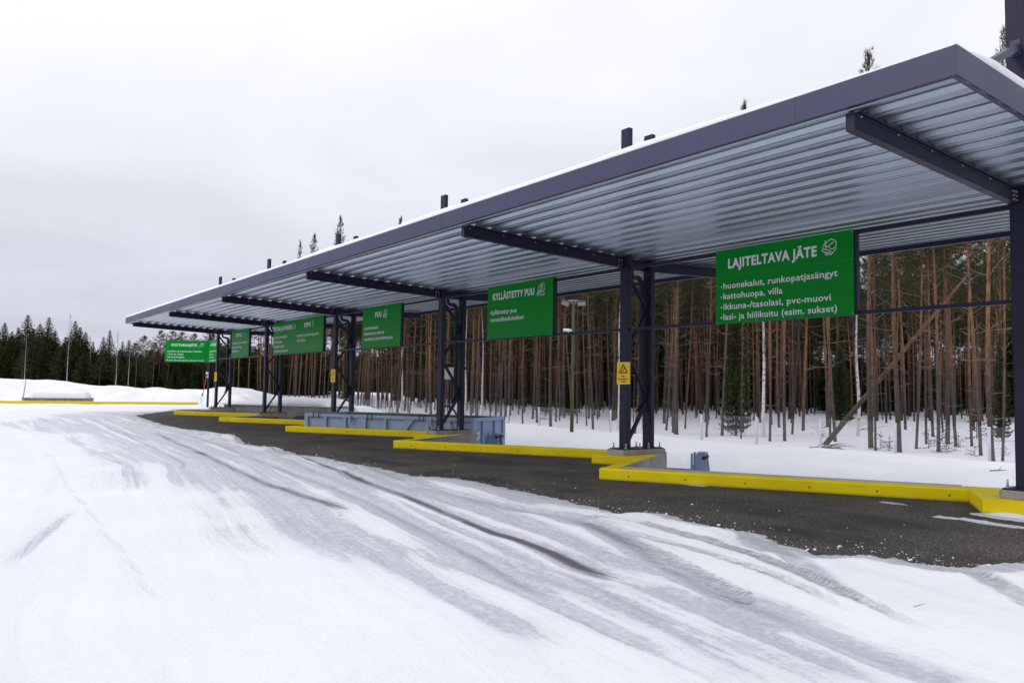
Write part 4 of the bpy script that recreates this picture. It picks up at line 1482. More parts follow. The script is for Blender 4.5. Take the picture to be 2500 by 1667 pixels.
hh = .44 * np.sqrt(np.clip(1 - (1 - np.clip(ed / .35, 0, 1)) ** 2, 0, 1)) * (.95 + .15 * fbm(g1 * .8, g2, 3))
V = np.column_stack([g1.ravel(), g2.ravel(), .46 + hh.ravel()])
idx = np.arange(len(V)).reshape(len(gv), len(gu))
F = np.stack([idx[:-1, :-1], idx[:-1, 1:], idx[1:, 1:], idx[1:, :-1]], -1).reshape(-1, 4)
o = link('snow_loaf', np_mesh('snow_loaf', V, F, [MAT['snow']], smooth=True))
o.location = (6.9, 63.6, 0.012); o.rotation_euler = (0, 0, math.atan2(kd.y, kd.x))
tag(o, 'loaf of snow lying on the low concrete box', 'snow layer')
sh = tag(empty('snow_shovel', (14.30, 54.15, 0)), 'white bladed snow shovel with red handle leaning on the black sign post', 'shovel')
m = MB(); m.tube([(-.12, -.05, .75), (.13, .08, 2.15)], .024, 8); m.build('handle', MAT['red'], sh)
m = MB()
m.prism([(-.16, .0), (.16, .0), (.17, .3), (.12, .62), (-.12, .62), (-.17, .3)], 0, .03, lambda a, b, t: (-.17 + a * .35 + b * .06, -.09 + a * -.75 + t + b * .03, .22 + b * .95))
m.build('blade', MAT['white'], sh, bevel=.008)
m = MB(); m.tube([(.08, .05, 2.14), (.20, .10, 2.24)], .055, 8); m.build('grip', MAT['black'], sh)
nb = MB(); nb.box(14.40, 14.54, 54.20, 54.25, 2.02, 2.42)
tag(nb.build('notice_plate', MAT['white'], bevel=.004), 'small white plate fixed to the black garden waste sign post', 'plate')

# ------------------------------------------------------------------ light pole with floodlights, camera; notice stand
PL = Vector((23.0, 26.72, gz(23.0, 26.72) - .05))
lp = tag(empty('light_pole', PL), 'weathered wooden pole with floodlights on top standing before the fence', 'light pole')
m = MB(); m.tube([(0, 0, -.2), (.01, 0, 2), (.02, 0, 4), (.03, 0, 5.95)], [.082, .078, .072, .066], 14); m.build('pole', MAT['wood_pole'], lp)
m = MB()
for a in (-.62, -.31, 0, .31, .62):
    m.bar((.03, 0, 5.70), (.03 + RXY[0] * a * .30, RXY[1] * a * .30, 6.02), .022, .022)
m.bar((.03 - RXY[0] * .5, -RXY[1] * .5, 5.95), (.03 + RXY[0] * .5, RXY[1] * .5, 5.97), .04, .04)
m.build('bracket', MAT['galv'], lp)
for sg, tl in ((-1, .42), (1, -.05)):
    c = Vector((.03 + RXY[0] * sg * .36, RXY[1] * sg * .36, 5.86))
    u = Vector((RXY[0], RXY[1], -tl)).normalized(); f_ = Vector((-FXY[0], -FXY[1], -.9)).normalized()
    f_ = (f_ - u * f_.dot(u)).normalized(); v = u.cross(f_)
    h = MB()
    vs = [c + u * a + v * b + f_ * d_ for d_ in (-.06, .06) for b in (-.12, .12) for a in (-.20, .20)]
    h.add(vs, [(0, 2, 3, 1), (4, 5, 7, 6), (0, 1, 5, 4), (2, 6, 7, 3), (0, 4, 6, 2), (1, 3, 7, 5)])
    ho = h.build('floodlight', MAT['black'], lp, bevel=.01)
    g_ = MB()
    for b0 in (-.10, -.025, .05):
        vs = [c + u * a + v * b + f_ * .063 for b in (b0, b0 + .05) for a in (-.18, .18)]
        g_.add(vs, [(0, 1, 3, 2)])
    g_.build('lamp_panel', MAT['galv'], ho, fix=False)
sc = tag(empty('security_camera', (22.86, 26.63, gz(23, 26.72) + 4.55)), 'white dome camera on the side of the wooden light pole', 'camera')
m = MB()
ux = Vector((-RXY[0], -RXY[1], 0))
m.tube([ux * .0, ux * .12], .05, 10); m.tube([ux * .1, ux * .38], .075, 12)
m.build('housing', MAT['white'], sc, bevel=.01)
m = MB(); m.tube([ux * .28 + Vector((0, 0, -.06)), ux * .28 + Vector((0, 0, -.11)), ux * .28 + Vector((0, 0, -.145))], [.075, .065, .02], 12)
m.build('dome', MAT['black'], sc)

ns = tag(empty('notice_stand', DN(-13.25, 25.45, -1.4)), 'white board under a black hood on a thin stand behind the third column', 'stand')
m = MB(); m.tube([(0, 0, -.2), (0, 0, 3.3)], .026, 8); m.tube([(0, 0, 1.70), (0, 0, 1.76)], .05, 8); m.build('pole', MAT['black'], ns)
m = MB()
cx = Vector((RXY[0], RXY[1], 0))
m.bar(cx * -.22 + Vector((-.03, -.03, 3.55)), cx * .22 + Vector((-.03, -.03, 3.55)), .03, .44, up=(0, 0, 1))
m.build('board', MAT['white'], ns, bevel=.006)
m = MB()
ring = []
for k in range(9):
    a = k / 8 * math.pi
    ring.append(cx * (-.56 * math.cos(a)) + Vector((0, 0, 3.70 + .14 * math.sin(a))))
m.tube(ring, [.05, .07, .075, .075, .075, .075, .075, .07, .05], 8)
m.build('hood', MAT['black'], ns)
m = MB()
ring = []
for k in range(13):
    a = k / 12 * math.pi
    ring.append(cx * (-.42 * math.cos(a) - .12) + Vector((0, 0, 1.6 + .75 * math.sin(a) ** .7)))
m.tube(ring, .035, 8)
m.build('hose_loop', MAT['black'], ns)

# ------------------------------------------------------------------ chain link fence
FX = 25.0
fence = tag(empty('chain_link_fence', (FX, 40, 0)), 'galvanised chain link fence standing in snow along the forest edge', 'fence')
posts_px = [(2415, 1044), (2185.7, 1032), (2002.9, 1024), (1847.5, 1016), (1713.6, 1010)]
py = [10.25, 13.05, 15.71, 18.36, 21.0]
while py[-1] < 82: py.append(py[-1] + 2.66)
py = [4.9, 7.55] + py
FT = .715
mm_ = MB()
for yy in py:
    p = MB()
    zb = gz(FX, yy)
    p.tube([(0, yy - 40, zb - .3), (0, yy - 40, FT - .0012 * (yy - 10))], .045, 8)
    p.build('fence_post', MAT['post'], fence)
ya, yb = py[0] - 40, py[-1] - 40
Hn = 1.35
vs = []; fs = []
wr = .0025
Z0 = FT - 1.42


def wire(y1, z1, y2, z2, x, rad):
    b = len(vs)
    dy, dz = y2 - y1, z2 - z1
    l = math.hypot(dy, dz); ny, nz_ = -dz / l * rad, dy / l * rad
    for (yy, zz) in ((y1, z1), (y2, z2)):
        vs.extend([(x - rad * 1.2, yy, zz), (x + rad * .6, yy + ny, zz + nz_), (x + rad * .6, yy - ny, zz - nz_)])
    fs.extend([(b, b + 1, b + 4, b + 3), (b + 1, b + 2, b + 5, b + 4), (b + 2, b, b + 3, b + 5)])


yy = ya
while yy < yb - Hn:
    for a_, b_ in ((yy, yy + Hn), (yy + Hn, yy)):
        zt0 = FT - .0012 * (yy + 30)
        wire(a_, zt0 - 1.38, b_, zt0 - .03, .046 if a_ < b_ else .050, wr)
    yy += .10
for k in (0.02, .5):
    wire(ya, FT - k - .0012 * (ya + 30), yb, FT - k - .0012 * (yb + 30), .043, .0025)
o = link('wire_mesh', np_mesh('wire_mesh', np.array(vs), np.array(fs), [MAT['wire']]), fence)

# ------------------------------------------------------------------ trees
rnd = random.Random(11)


def blades_mesh(name, B, mat):
    """B array (n, 3, 3) of triangles"""
    B = np.asarray(B, np.float32)
    return np_mesh(name, B.reshape(-1, 3), np.arange(len(B) * 3).reshape(-1, 3), [mat])


def tuft(B, c, d, n, ln, wd, rng):
    """a spray of needles at c around direction d"""
    d = d / (np.linalg.norm(d) + 1e-9)
    for _ in range(n):
        r = rng.normal(size=3)
        v = d * 0.75 + r * 0.62
        v /= np.linalg.norm(v) + 1e-9
        s = np.cross(v, rng.normal(size=3)); s /= np.linalg.norm(s) + 1e-9
        l = ln * rng.uniform(.65, 1.25)
        o = c + rng.normal(size=3) * ln * .22
        B.append((o - s * wd / 2, o + s * wd / 2, o + v * l))


def pine_parts(H, r0, seed, cf=.56, dense=1.0, bmul=1.0):
    rng = np.random.default_rng(seed)
    sway = rng.normal(size=2) * .10
    ph = rng.uniform(0, 6.28, 2)
    cen = lambda z: np.array([sway[0] * z / H * 2 + .05 * math.sin(z * .55 + ph[0]), sway[1] * z / H * 2 + .05 * math.sin(z * .47 + ph[1]), z])
    t = MB()
    zs_ = [-.4, 0, .15, .6, 1.5, 3, 4.5, 6, 7.5, 9, 10.5, 12, 13.5, 15, 17]
    zs_ = [q for q in zs_ if q < H * .98] + [H]
    rad = [r0 * (1.18 if q <= 0 else 1.0) * max(.04, max(0, 1 - (max(q, 0) / H) ** 1.15) ** .8) if q < H else .008 for q in zs_]
    t.tube([cen(q) for q in zs_], rad, 9)
    # dead limbs
    d = MB()
    zz = 1.3
    while zz < H * (cf + .08):
        k_n = rng.integers(1, 5)
        a0 = rng.uniform(0, 6.28)
        for k in range(k_n):
            a = a0 + k * 6.28 / k_n + rng.normal() * .4
            L = rng.uniform(.12, 1.0) ** 1.3 * (0.55 + 1.2 * zz / H) * (1.25 if rng.random() < .3 else .8) * bmul
            if rng.random() < .12: L *= .3
            pts = [cen(zz)]
            dirv = np.array([math.cos(a), math.sin(a), rng.uniform(.0, .55)])
            nseg = 4
            for s_ in range(nseg):
                dirv = dirv + np.array([rng.normal() * .13, rng.normal() * .13, rng.normal() * .08 + (.10 if zz > 4 else -.05)])
                dirv /= np.linalg.norm(dirv)
                pts.append(pts[-1] + dirv * L / nseg)
            d.tube(pts, [.012, .010, .008, .007, .004], 4, cap=False)
            if L > .7:
                for _ in range(rng.integers(1, 4)):
                    q = pts[rng.integers(2, 4)]
                    dd = dirv + rng.normal(size=3) * .55
                    d.tube([q, q + dd * L * .16, q + dd * L * .28 + np.array([0, 0, .02])], [.008, .006, .003], 3, cap=False)
        zz += rng.uniform(.42, 1.0)
    # crown
    B = []
    br = MB()
    z0 = H * cf
    nb = int(78 * dense)
    for j in range(nb):
        f = (j + rng.random()) / nb
        z_ = z0 + (H - z0) * f * .985
        a = rng.uniform(0, 6.28)
        L = (0.16 + 1.5 * math.sin(min(1, (1 - f) * 1.12) * math.pi * .5)) * rng.uniform(.6, 1.15)
        if f < .18: L *= rng.uniform(.4, 1.0)
        up = .15 + .75 * f + rng.normal() * .15
        dirv = np.array([math.cos(a), math.sin(a), up]); dirv /= np.linalg.norm(dirv)
        c0 = cen(z_)
        pts = [c0, c0 + dirv * L * .5, c0 + dirv * L + np.array([0, 0, .12 * L])]
        br.tube(pts, [.018, .012, .005], 3, cap=False)
        nt_ = max(3, int(6 * L))
        for k in range(nt_):
            q = .32 + .72 * (k + rng.random()) / nt_
            base = c0 + dirv * L * q + np.array([0, 0, .12 * L * q * q])
            sd = np.cross(dirv, [0, 0, 1]) * rng.normal() * .30 * L * (1.1 - .5 * q)
            c = base + sd + np.array([0, 0, rng.normal() * .06])
            tuft(B, c, dirv * .6 + sd + np.array([0, 0, .45]), 11, .19, .030, rng)
    for k in range(6):
        tuft(B, cen(H - .1 * k) + np.array([0, 0, .02]), np.array([0, 0, 1.0]), 10, .20, .03, rng)
    return t, d, br, B


def make_pine(H, r0, seed, **kw):
    t, d, br, B = pine_parts(H, r0, seed, **kw)
    t.add(d.v, d.f, 1, True)
    tm = t.build('trunk', [MAT['pine_bark'], MAT['dead_wood']], fix=False)
    tri = blades_mesh('crown', B, MAT['pine_needle'])
    # live limbs go into the crown mesh
    bm = bmesh.new(); bm.from_mesh(tri)
    me2 = bpy.data.meshes.new('limbs'); me2.from_pydata(br.v, [], br.f); bm.from_mesh(me2)
    nf = len(B)
    bm.faces.ensure_lookup_table()
    for f_ in bm.faces[nf:]: f_.material_index = 1
    bm.to_mesh(tri); bm.free(); bpy.data.meshes.remove(me2)
    tri.materials.append(MAT['pine_bark'])
    out_ = (tm.data, tri, H)
    bpy.data.objects.remove(tm)
    return out_


PINES = [make_pine(12.2, .074, 1), make_pine(13.0, .082, 2, cf=.6), make_pine(11.6, .064, 3, cf=.52, bmul=1.2), make_pine(12.6, .078, 4, cf=.58, bmul=.8), make_pine(12.0, .060, 5, cf=.55), make_pine(11.5, .070, 6, cf=.33, bmul=.7)]


def put_pine(x, y, H, label, group, kind=None, tilt=None, rs=1.0):
    k = rnd.randrange(5) if kind is None else kind
    tm, cm, h0 = PINES[k]
    root = empty('pine_tree', (x, y, gz(x, y) - .03), rnd.uniform(0, 6.28))
    s = H / h0
    sx = s ** .5 * rnd.uniform(.74, 1.22) * rs
    root.scale = (sx, sx, s)
    if tilt is None:
        root.rotation_euler[0] = rnd.gauss(0, .017); root.rotation_euler[1] = rnd.gauss(0, .017)
    tag(root, label, 'tree', group)
    link('trunk', tm, root); link('crown', cm, root)
    return root


def spruce_mesh(H, seed, wide=1.0):
    rng = np.random.default_rng(seed)
    B = []
    t = MB()
    t.tube([(0, 0, -.3), (0, 0, H * .4), (0, 0, H * .97)], [H * .013, H * .009, .006], 8)
    z_ = .07 * H
    while z_ < H * .99:
        f = z_ / H
        nb = 9 if f < .85 else 6
        a0 = rng.uniform(0, 6.28)
        for k in range(nb):
            a = a0 + k * 6.28 / nb + rng.normal() * .2
            L = wide * (H * min(.36 * (1 - f), .17 + .05 * (1 - f)) + .03) * rng.uniform(.70, 1.15)
            dr = np.array([math.cos(a), math.sin(a), 0])
            sd = np.array([-math.sin(a), math.cos(a), 0])
            ns = max(3, int(L / .16))
            dl = .22 * (1 - f) - .15 * f
            for j in range(ns):
                q = (j + rng.random()) / ns
                c = np.array([0, 0, z_]) + dr * L * q + np.array([0, 0, -dl * L * q + .24 * L * q ** 3])
                wl = .17 * L * (1.15 - .7 * q) + .07
                for sgn2 in (-1, 1):
                    for _ in range(2):
                        tip = c + dr * wl * .65 + sd * sgn2 * wl * rng.uniform(.5, 1.1) + np.array([0, 0, -wl * rng.uniform(.15, .75)])
                        w2 = dr * .06 + np.array([0, 0, rng.normal() * .03])
                        B.append((c - w2, c + w2, tip))
                # twigs hanging under the bough
                tip = c + np.array([rng.normal() * .05, rng.normal() * .05, -wl * rng.uniform(.7, 1.2)])
                B.append((c - dr * .05, c + dr * .05, tip))
        z_ += H * .030 * (1.15 - .55 * f)
    tuft(B, np.array([0, 0, H * .965]), np.array([0, 0, 1.6]), 9, H * .03, .04, rng)
    tm = t.build('trunk', MAT['spruce_bark'], fix=False)
    me = tm.data
    bpy.data.objects.remove(tm)
    return me, blades_mesh('crown', B, MAT['spruce_needle']), H


SPRUCES = [spruce_mesh(9.0, 21), spruce_mesh(9.0, 22, .82), spruce_mesh(9.0, 23, 1.15)]


def put_spruce(x, y, H, label, group, name='spruce_tree', z=None, cat='tree', wide=1.0):
    tm, cm, h0 = SPRUCES[rnd.randrange(3)]
    root = empty(name, (x, y, (gz(x, y) if z is None else z) - .05), rnd.uniform(0, 6.28))
    s = H / h0
    root.scale = (s * wide * rnd.uniform(.85, 1.1), s * wide * rnd.uniform(.85, 1.1), s)
    tag(root, label, cat, group)
    link('trunk', tm, root); link('crown', cm, root)
    return root


def sapling_mesh(seed):
    rng = np.random.default_rng(seed)
    B = []
    t = MB()
    t.tube([(0, 0, -.2), (.02, 0, .5), (.0, .02, .98)], [.012, .009, .003], 5)
    for k in range(15):
        zz = .06 + .8 * (k / 15) ** 1.1
        a = rng.uniform(0, 6.28); L = .55 * (1 - zz) ** .8 * rng.uniform(.6, 1.2) + .06
        dr = np.array([math.cos(a), math.sin(a), rng.uniform(-.1, .35)])
        t.tube([(0, 0, zz), tuple(np.array([0, 0, zz]) + dr * L)], [.006, .003], 3, cap=False)
        for j in range(max(2, int(L / .10))):
            q = (j + .6) / max(2, int(L / .10))
            tuft(B, np.array([0, 0, zz]) + dr * L * q, dr, 5, .075, .022, rng)
    tuft(B, np.array([0, 0, .93]), np.array([0, 0, 1.0]), 6, .08, .02, rng)
    tm = t.build('trunk', MAT['spruce_bark'], fix=False)
    me = tm.data; bpy.data.objects.remove(tm)
    return me, blades_mesh('crown', B, MAT['spruce_needle'])


SAPLINGS = [sapling_mesh(41), sapling_mesh(42), sapling_mesh(43)]


def put_sapling(x, y, H, label, group):
    tm, cm = SAPLINGS[rnd.randrange(3)]
    root = empty('spruce_sapling', (x, y, gz(x, y) - .03), rnd.uniform(0, 6.28))
    root.scale = (H * 1.25, H * 1.25, H)
    tag(root, label, 'sapling', group)
    link('trunk', tm, root); link('crown', cm, root)


def birch_mesh(H, seed):
    rng = np.random.default_rng(seed)
    t = MB(); b = MB()
    sw = rng.normal(size=2) * .35
    cen = lambda q: np.array([sw[0] * (q / H) ** 2 + .04 * math.sin(q), sw[1] * (q / H) ** 2 + .04 * math.sin(q * 1.3), q])
    zs_ = [-.3, 0] + [H * k / 10 for k in range(1, 11)]
    t.tube([cen(q) for q in zs_], [.075 * max(.06, 1 - max(0, q) / H) + .004 for q in zs_], 8)
    z_ = H * .30
    while z_ < H * .98:
        a = rng.uniform(0, 6.28)
        L = (.35 + 1.5 * (1 - z_ / H)) * rng.uniform(.5, 1.1)
        dirv = np.array([math.cos(a) * .7, math.sin(a) * .7, .85]); dirv /= np.linalg.norm(dirv)
        c0 = cen(z_)
        p1 = c0 + dirv * L * .5; p2 = p1 + (dirv + [0, 0, -.15]) * L * .5
        b.tube([c0, p1, p2], [.014, .010, .004], 3, cap=False)
        for _ in range(5):
            q = rng.uniform(.3, 1)
            c = c0 + dirv * L * q
            dd = dirv + rng.normal(size=3) * .6
            b.tube([c, c + dd * .22, c + dd * .4 + np.array([0, 0, -.06])], [.008, .006, .003], 3, cap=False)
        z_ += .16
    t_ = t.build('trunk', MAT['birch'], fix=False); b_ = b.build('twigs', MAT['twig'], fix=False)
    r_ = (t_.data, b_.data, H)
    bpy.data.objects.remove(t_); bpy.data.objects.remove(b_)
    return r_


BIRCHES = [birch_mesh(10, 31), birch_mesh(10, 32), birch_mesh(10, 33)]


def put_birch(x, y, H, label, group, z=None):
    tm, bmh, h0 = BIRCHES[rnd.randrange(3)]
    root = empty('birch_tree', (x, y, (gz(x, y) if z is None else z) - .05), rnd.uniform(0, 6.28))
    s = H / h0
    root.scale = (s ** .5, s ** .5, s)
    tag(root, label, 'tree', group)
    link('trunk', tm, root); link('twigs', bmh, root)
    return root


def hcap(x):
    return 1.65 + .436 * x + .45


def to_px(x, y, z=0.0):
    q = np.array([x, y, z - EYE])
    f = q @ _f
    return 1250 + FPX * (q @ CR) / f, 833.5 - FPX * (q @ CU) / f, f


ZONES = [(2085, 'right of the LAJITELTAVA JÄTE sign'), (1745, 'below the LAJITELTAVA JÄTE sign'), (1600, 'left of the LAJITELTAVA JÄTE sign'),
         (1350, 'between the light pole and the second column'), (1185, 'below the KYLLÄSTETTY PUU sign'), (1060, 'left of the KYLLÄSTETTY PUU sign'),
         (980, 'right of the PUU sign'), (885, 'below the PUU sign'), (790, 'left of the PUU sign'), (0, 'below the BETONI- JA KIVIAINES sign')]


def zone(px):
    for a, n in ZONES:
        if px >= a: return n
    return ZONES[-1][1]


placed = []


def free(x, y, r):
    return all((x - a) ** 2 + (y - b) ** 2 > r * r for a, b in placed)


# trunks of the forest edge, surveyed one by one: px, py of the foot, bark radius factor
EDGE = [(2425, 1125, 1.25), (2391, 1112, .9), (2373, 1092, .8), (2331, 1092, .9), (2312, 1085, 1.0), (2291, 1103, .8), (2264, 1083, .7), (2236, 1093, .75),
        (2191, 1101, 1.15), (2125, 1092, 1.1), (2036, 1079, 1.1), (2026, 1074, .8), (1936, 1061, .9), (1917, 1077, .9), (1880, 1077, .7), (1766, 1062, .9),
        (1727, 1070, .8), (1673, 1045, .7), (1643, 1038, .9), (1628, 1049.5, 1.2), (1556, 1026, .8), (1500, 1024, .9), (1459, 1024, .7), (1445, 1046, 1.25),
        (1431, 1038, .8), (1410, 1033, .6), (1365, 1028, .9), (1358, 1029.5, 1.1), (1314, 1022, .8), (1301, 1024, .8), (1266, 1012, .9), (1245, 1015, .8),
        (1233, 1019, 1.2), (1212, 1017, 1.0), (1198, 1017, .8), (1163, 1015, 1.1), (1054, 1010, 1.1), (1039, 1008, 1.0), (995, 1006, .9), (988, 1003, 1.1),
        (971, 1006, 1.1), (941, 998.5, .8), (923, 1005, 1.0), (901, 1003, 1.0), (875, 998, .9), (862, 996, .7), (840, 994, .8), (818, 993, .9), (790, 990, .8),
        (768, 988, .9), (745, 985, .8), (722, 984, .9), (700, 981, .8), (672, 978, .7), (638, 973, 1.0)]
npine = 0
SPECIAL = {0: 'thick pale barked pine nearest the right hand column, just behind the fence', 8: 'straight pine whose trunk is crossed by the leaning dead trunk',
           19: 'thick orange pine trunk just right of the second column', 23: 'thickest pine trunk between the light pole and the second column',
           32: 'thick pine trunk behind the right end of the light blue container', 54: 'tall pine at the left end of the fence, before the dark spruces'}
for j, (px, py_, rs) in enumerate(EDGE):
    p = at(px, py_, 2, -.45)
    x, y = p[0], p[1]
    if x > 40: x, y = x * 40 / x, y * 40 / x
    H = min(hcap(x), 15.5) * rnd.uniform(.84, .95)
    lab = SPECIAL.get(j, 'slender brown pine close behind the fence, ' + zone(px))
    put_pine(x, y, H, lab, 'pines at the forest edge ' + zone(px), rs=rs)
    placed.append((x, y)); npine += 1
# tall tops that show above the roof
for (x, y, zt_, lab) in ((28.4, 15.56, 14.9, 'pine whose bushy top pokes above the canopy roof near its right corner'),
                         (28.0, 11.10, 14.2, 'pine whose top shows against the sky beside the big post at upper right'),
                         (28.5, 21.75, 14.75, 'pine whose thin tip just clears the roof left of the right corner'),
                         (28.0, 52.57, 14.6, 'pine tip just above the roof snow right of the third pair of post tops'),
                         (28.0, 63.4, 16.5, 'tallest pine top above the roof beside the fourth post'),
                         (28.0, 70.3, 15.7, 'pine top above the far part of the roof, left of the tallest one'),
                         (28.2, 74.1, 15.1, 'leftmost small pine tip showing over the roof')):
    put_pine(x, y, zt_ + .45, lab, 'pines poking above the roof', kind=rnd.choice([0, 1, 3]), rs=.42)
    placed.append((x, y)); npine += 1
# birches among the pines
for px, py_, lab in ((1863.6, 1068, 'white birch trunk below the LAJITELTAVA JÄTE sign'), (1510, 1047, 'white birch trunk just left of the second column'),
                     (1135, 1014, 'thin white birch behind the left end of the KYLLÄSTETTY PUU sign'), (663, 974, 'leaning white birch by the left end of the fence'),
                     (2095, 1064, 'thin pale birch right of the LAJITELTAVA JÄTE sign'), (980, 1004, 'pale birch stem right of the PUU sign'),
                     (1178, 1014, 'second white birch behind the KYLLÄSTETTY PUU sign')):
    p = at(px, py_, 2, -.45)
    put_birch(p[0], p[1], min(hcap(p[0]) * .85, 11), lab, 'birches in the forest')
    placed.append((p[0], p[1]))
# green spruces standing among the pines
for px, py_, H, lab in ((1797, 1062, 8.5, 'green spruce among the pines below the LAJITELTAVA JÄTE sign'), (1332, 1012, 6.0, 'small green spruce left of the wooden light pole'),
                        (1388, 1013, 7.0, 'green spruce just behind the wooden light pole'), (2446, 1078, 5.0, 'low green spruce beside the right hand column'),
                        (842, 988, 6.5, 'green spruce between the PUU and KIPSI signs'), (2052, 1035, 6.0, 'green spruce behind the foot of the leaning dead trunk'),
                        (1575, 1015, 7.0, 'green spruce seen through the lattice of the second column')):
    p = at(px, py_, 2, -.45)
    put_spruce(p[0], p[1], H, lab, 'spruces among the pines', wide=.55)
    placed.append((p[0], p[1]))
# the dead trunk leaning across
a = at(2014, 1086, 2, -.45); a = Vector(a)
bpx = ray(2286, 761)
b = Vector(np.array([0, 0, EYE]) + bpx * (31.5 / bpx[0]))
d = b - a
m = MB()
m.tube([a - d * .02, a + d * .25, a + d * .5, a + d * .8, a + d * 1.25], [.105, .10, .09, .075, .05], 10)
trunk_mb = m
rt = tag(empty('fallen_pine', a), 'dead brown pine trunk leaning diagonally against the other trees', 'tree')
for k in range(14):
    q = a + d * rnd.uniform(.3, 1.2)
    v = Vector((rnd.gauss(0, 1), rnd.gauss(0, 1), rnd.gauss(.2, .6))).normalized()
    m.tube([q, q + v * .3, q + v * rnd.uniform(.4, .9) + Vector((0, 0, .08))], [.014, .010, .004], 4, 1, cap=False)
o = m.build('trunk', [MAT['pine_bark'], MAT['dead_wood']], fix=False)
o.data.transform(Matrix.Translation(rt.location).inverted()); o.parent = rt
pxa = at(949, 1005, 2, -.45)
lt = put_pine(pxa[0], pxa[1], 10.5, 'thin pine leaning to the right below the PUU sign', 'pines at the forest edge below the PUU sign', tilt=1, rs=.8)
lt.rotation_euler = (0, R(10), -YAW)
npine += 1

# the wood behind: nearest ones individually, the rest as one far-off mass
cands = []
tries = 0
for _ in range(16000):
    x = 27.2 + 80 * rnd.random() ** 1.25
    y = rnd.uniform(6, 150)
    px, pyy, f = to_px(x, y)
    if not (560 < px < 2560): continue
    if y > 92 + (x - 27) * .5: continue
    # the wood is thin towards the right, where sky shows through
    if px > 1960 and x > 40 and rnd.random() < .72: continue
    if 1700 < px < 1960 and x > 45 and rnd.random() < .4: continue
    dmin = 1.95 if x < 45 else (1.8 if x < 60 else 1.25)
    if px > 1650 and x < 45: dmin = 2.9
    elif px > 1900: dmin *= 1.25
    if free(x, y, dmin):
        placed.append((x, y)); cands.append((f, x, y, px))
cands.sort()
NI = 296 - npine
for f, x, y, px in cands[:NI]:
    H = min(hcap(x), 15.5) * rnd.uniform(.78, .97)
    put_pine(x, y, H, 'slender pine deep in the forest, ' + zone(px), 'pines inside the forest ' + zone(px), rs=rnd.uniform(.75, 1.1))


def merged_forest(name, items, protos):
    """items (proto, x, y, z, sx, sz, rot)"""
    Vt = []; Ft = []; Mt = []; n0 = 0
    for k, x, y, z_, sx, sz, ro in items:
        for Vp, Fp, mi_ in protos[k]:
            c, s = math.cos(ro), math.sin(ro)
            V_ = np.column_stack([(Vp[:, 0] * c - Vp[:, 1] * s) * sx + x, (Vp[:, 0] * s + Vp[:, 1] * c) * sx + y, Vp[:, 2] * sz + z_])
            Vt.append(V_); Ft.append(Fp + n0); Mt.append(np.full(len(Fp), mi_)); n0 += len(V_)
    me = np_mesh(name, np.vstack(Vt), np.vstack(Ft), [MAT['pine_bark'], MAT['pine_needle'], MAT['spruce_bark'], MAT['spruce_needle']], np.concatenate(Mt))
    o = link(name, me)
    return o


def tri_of(me):
    me.calc_loop_triangles()
    V_ = np.empty(len(me.vertices) * 3, np.float32); me.vertices.foreach_get('co', V_)
    T_ = np.empty(len(me.loop_triangles) * 3, np.int32); me.loop_triangles.foreach_get('vertices', T_)
    return V_.reshape(-1, 3), T_.reshape(-1, 3)


def thin_tris(V_, T_, frac, grow, seed):
    rng = np.random.default_rng(seed)
    k = rng.random(len(T_)) < frac
    A = V_[T_[k]]
    c = A.mean(1, keepdims=True)
    A = c + (A - c) * grow
    return A.reshape(-1, 3), np.arange(len(A) * 3).reshape(-1, 3)


FP = []
for k, (tm, cm, h0) in enumerate([PINES[0], PINES[5], PINES[2]]):
    a, b = tri_of(tm)
    c, d2 = tri_of(cm)
    c, d2 = thin_tris(c, d2, .34, 1.75, 50 + k)
    FP.append([(a, b, 0), (c, d2, 1)])
for k, (tm, cm, h0) in enumerate(SPRUCES[:2]):
    a, b = tri_of(tm)
    c, d2 = tri_of(cm)
    c, d2 = thin_tris(c, d2, .45, 1.5, 60 + k)
    FP.append([(a, b, 2), (c, d2, 3)])
items = []
for f, x, y, px in cands[NI:]:
    H = min(hcap(x), 15.5) * rnd.uniform(.78, .97)
    k = rnd.randrange(3)
    s = H / [PINES[0], PINES[5], PINES[2]][k][2]
    items.append((k, x, y, gz(x, y) - .05, s ** .5 * rnd.uniform(.8, 1.15), s, rnd.uniform(0, 6.28)))
# dark understorey and the closed wood far behind
for _ in range(2200):
    x = rnd.uniform(66, 140); y = rnd.uniform(14, 200)
    px, pyy, f = to_px(x, y)
    if not (560 < px < 2580): continue
    if free(x, y, 1.2):
        placed.append((x, y))
        H = rnd.uniform(3.5, 10.5) if px < 1900 else rnd.uniform(3.5, 9.0)
        items.append((3 + rnd.randrange(2), x, y, gz(x, y) - .05, H / 9 * rnd.uniform(1, 1.4), H / 9, rnd.uniform(0, 6.28)))
o = merged_forest('distant_forest', items, FP)
tag(o, 'dense dark mass of pines and spruces filling the depth of the forest', 'forest', kind='stuff')

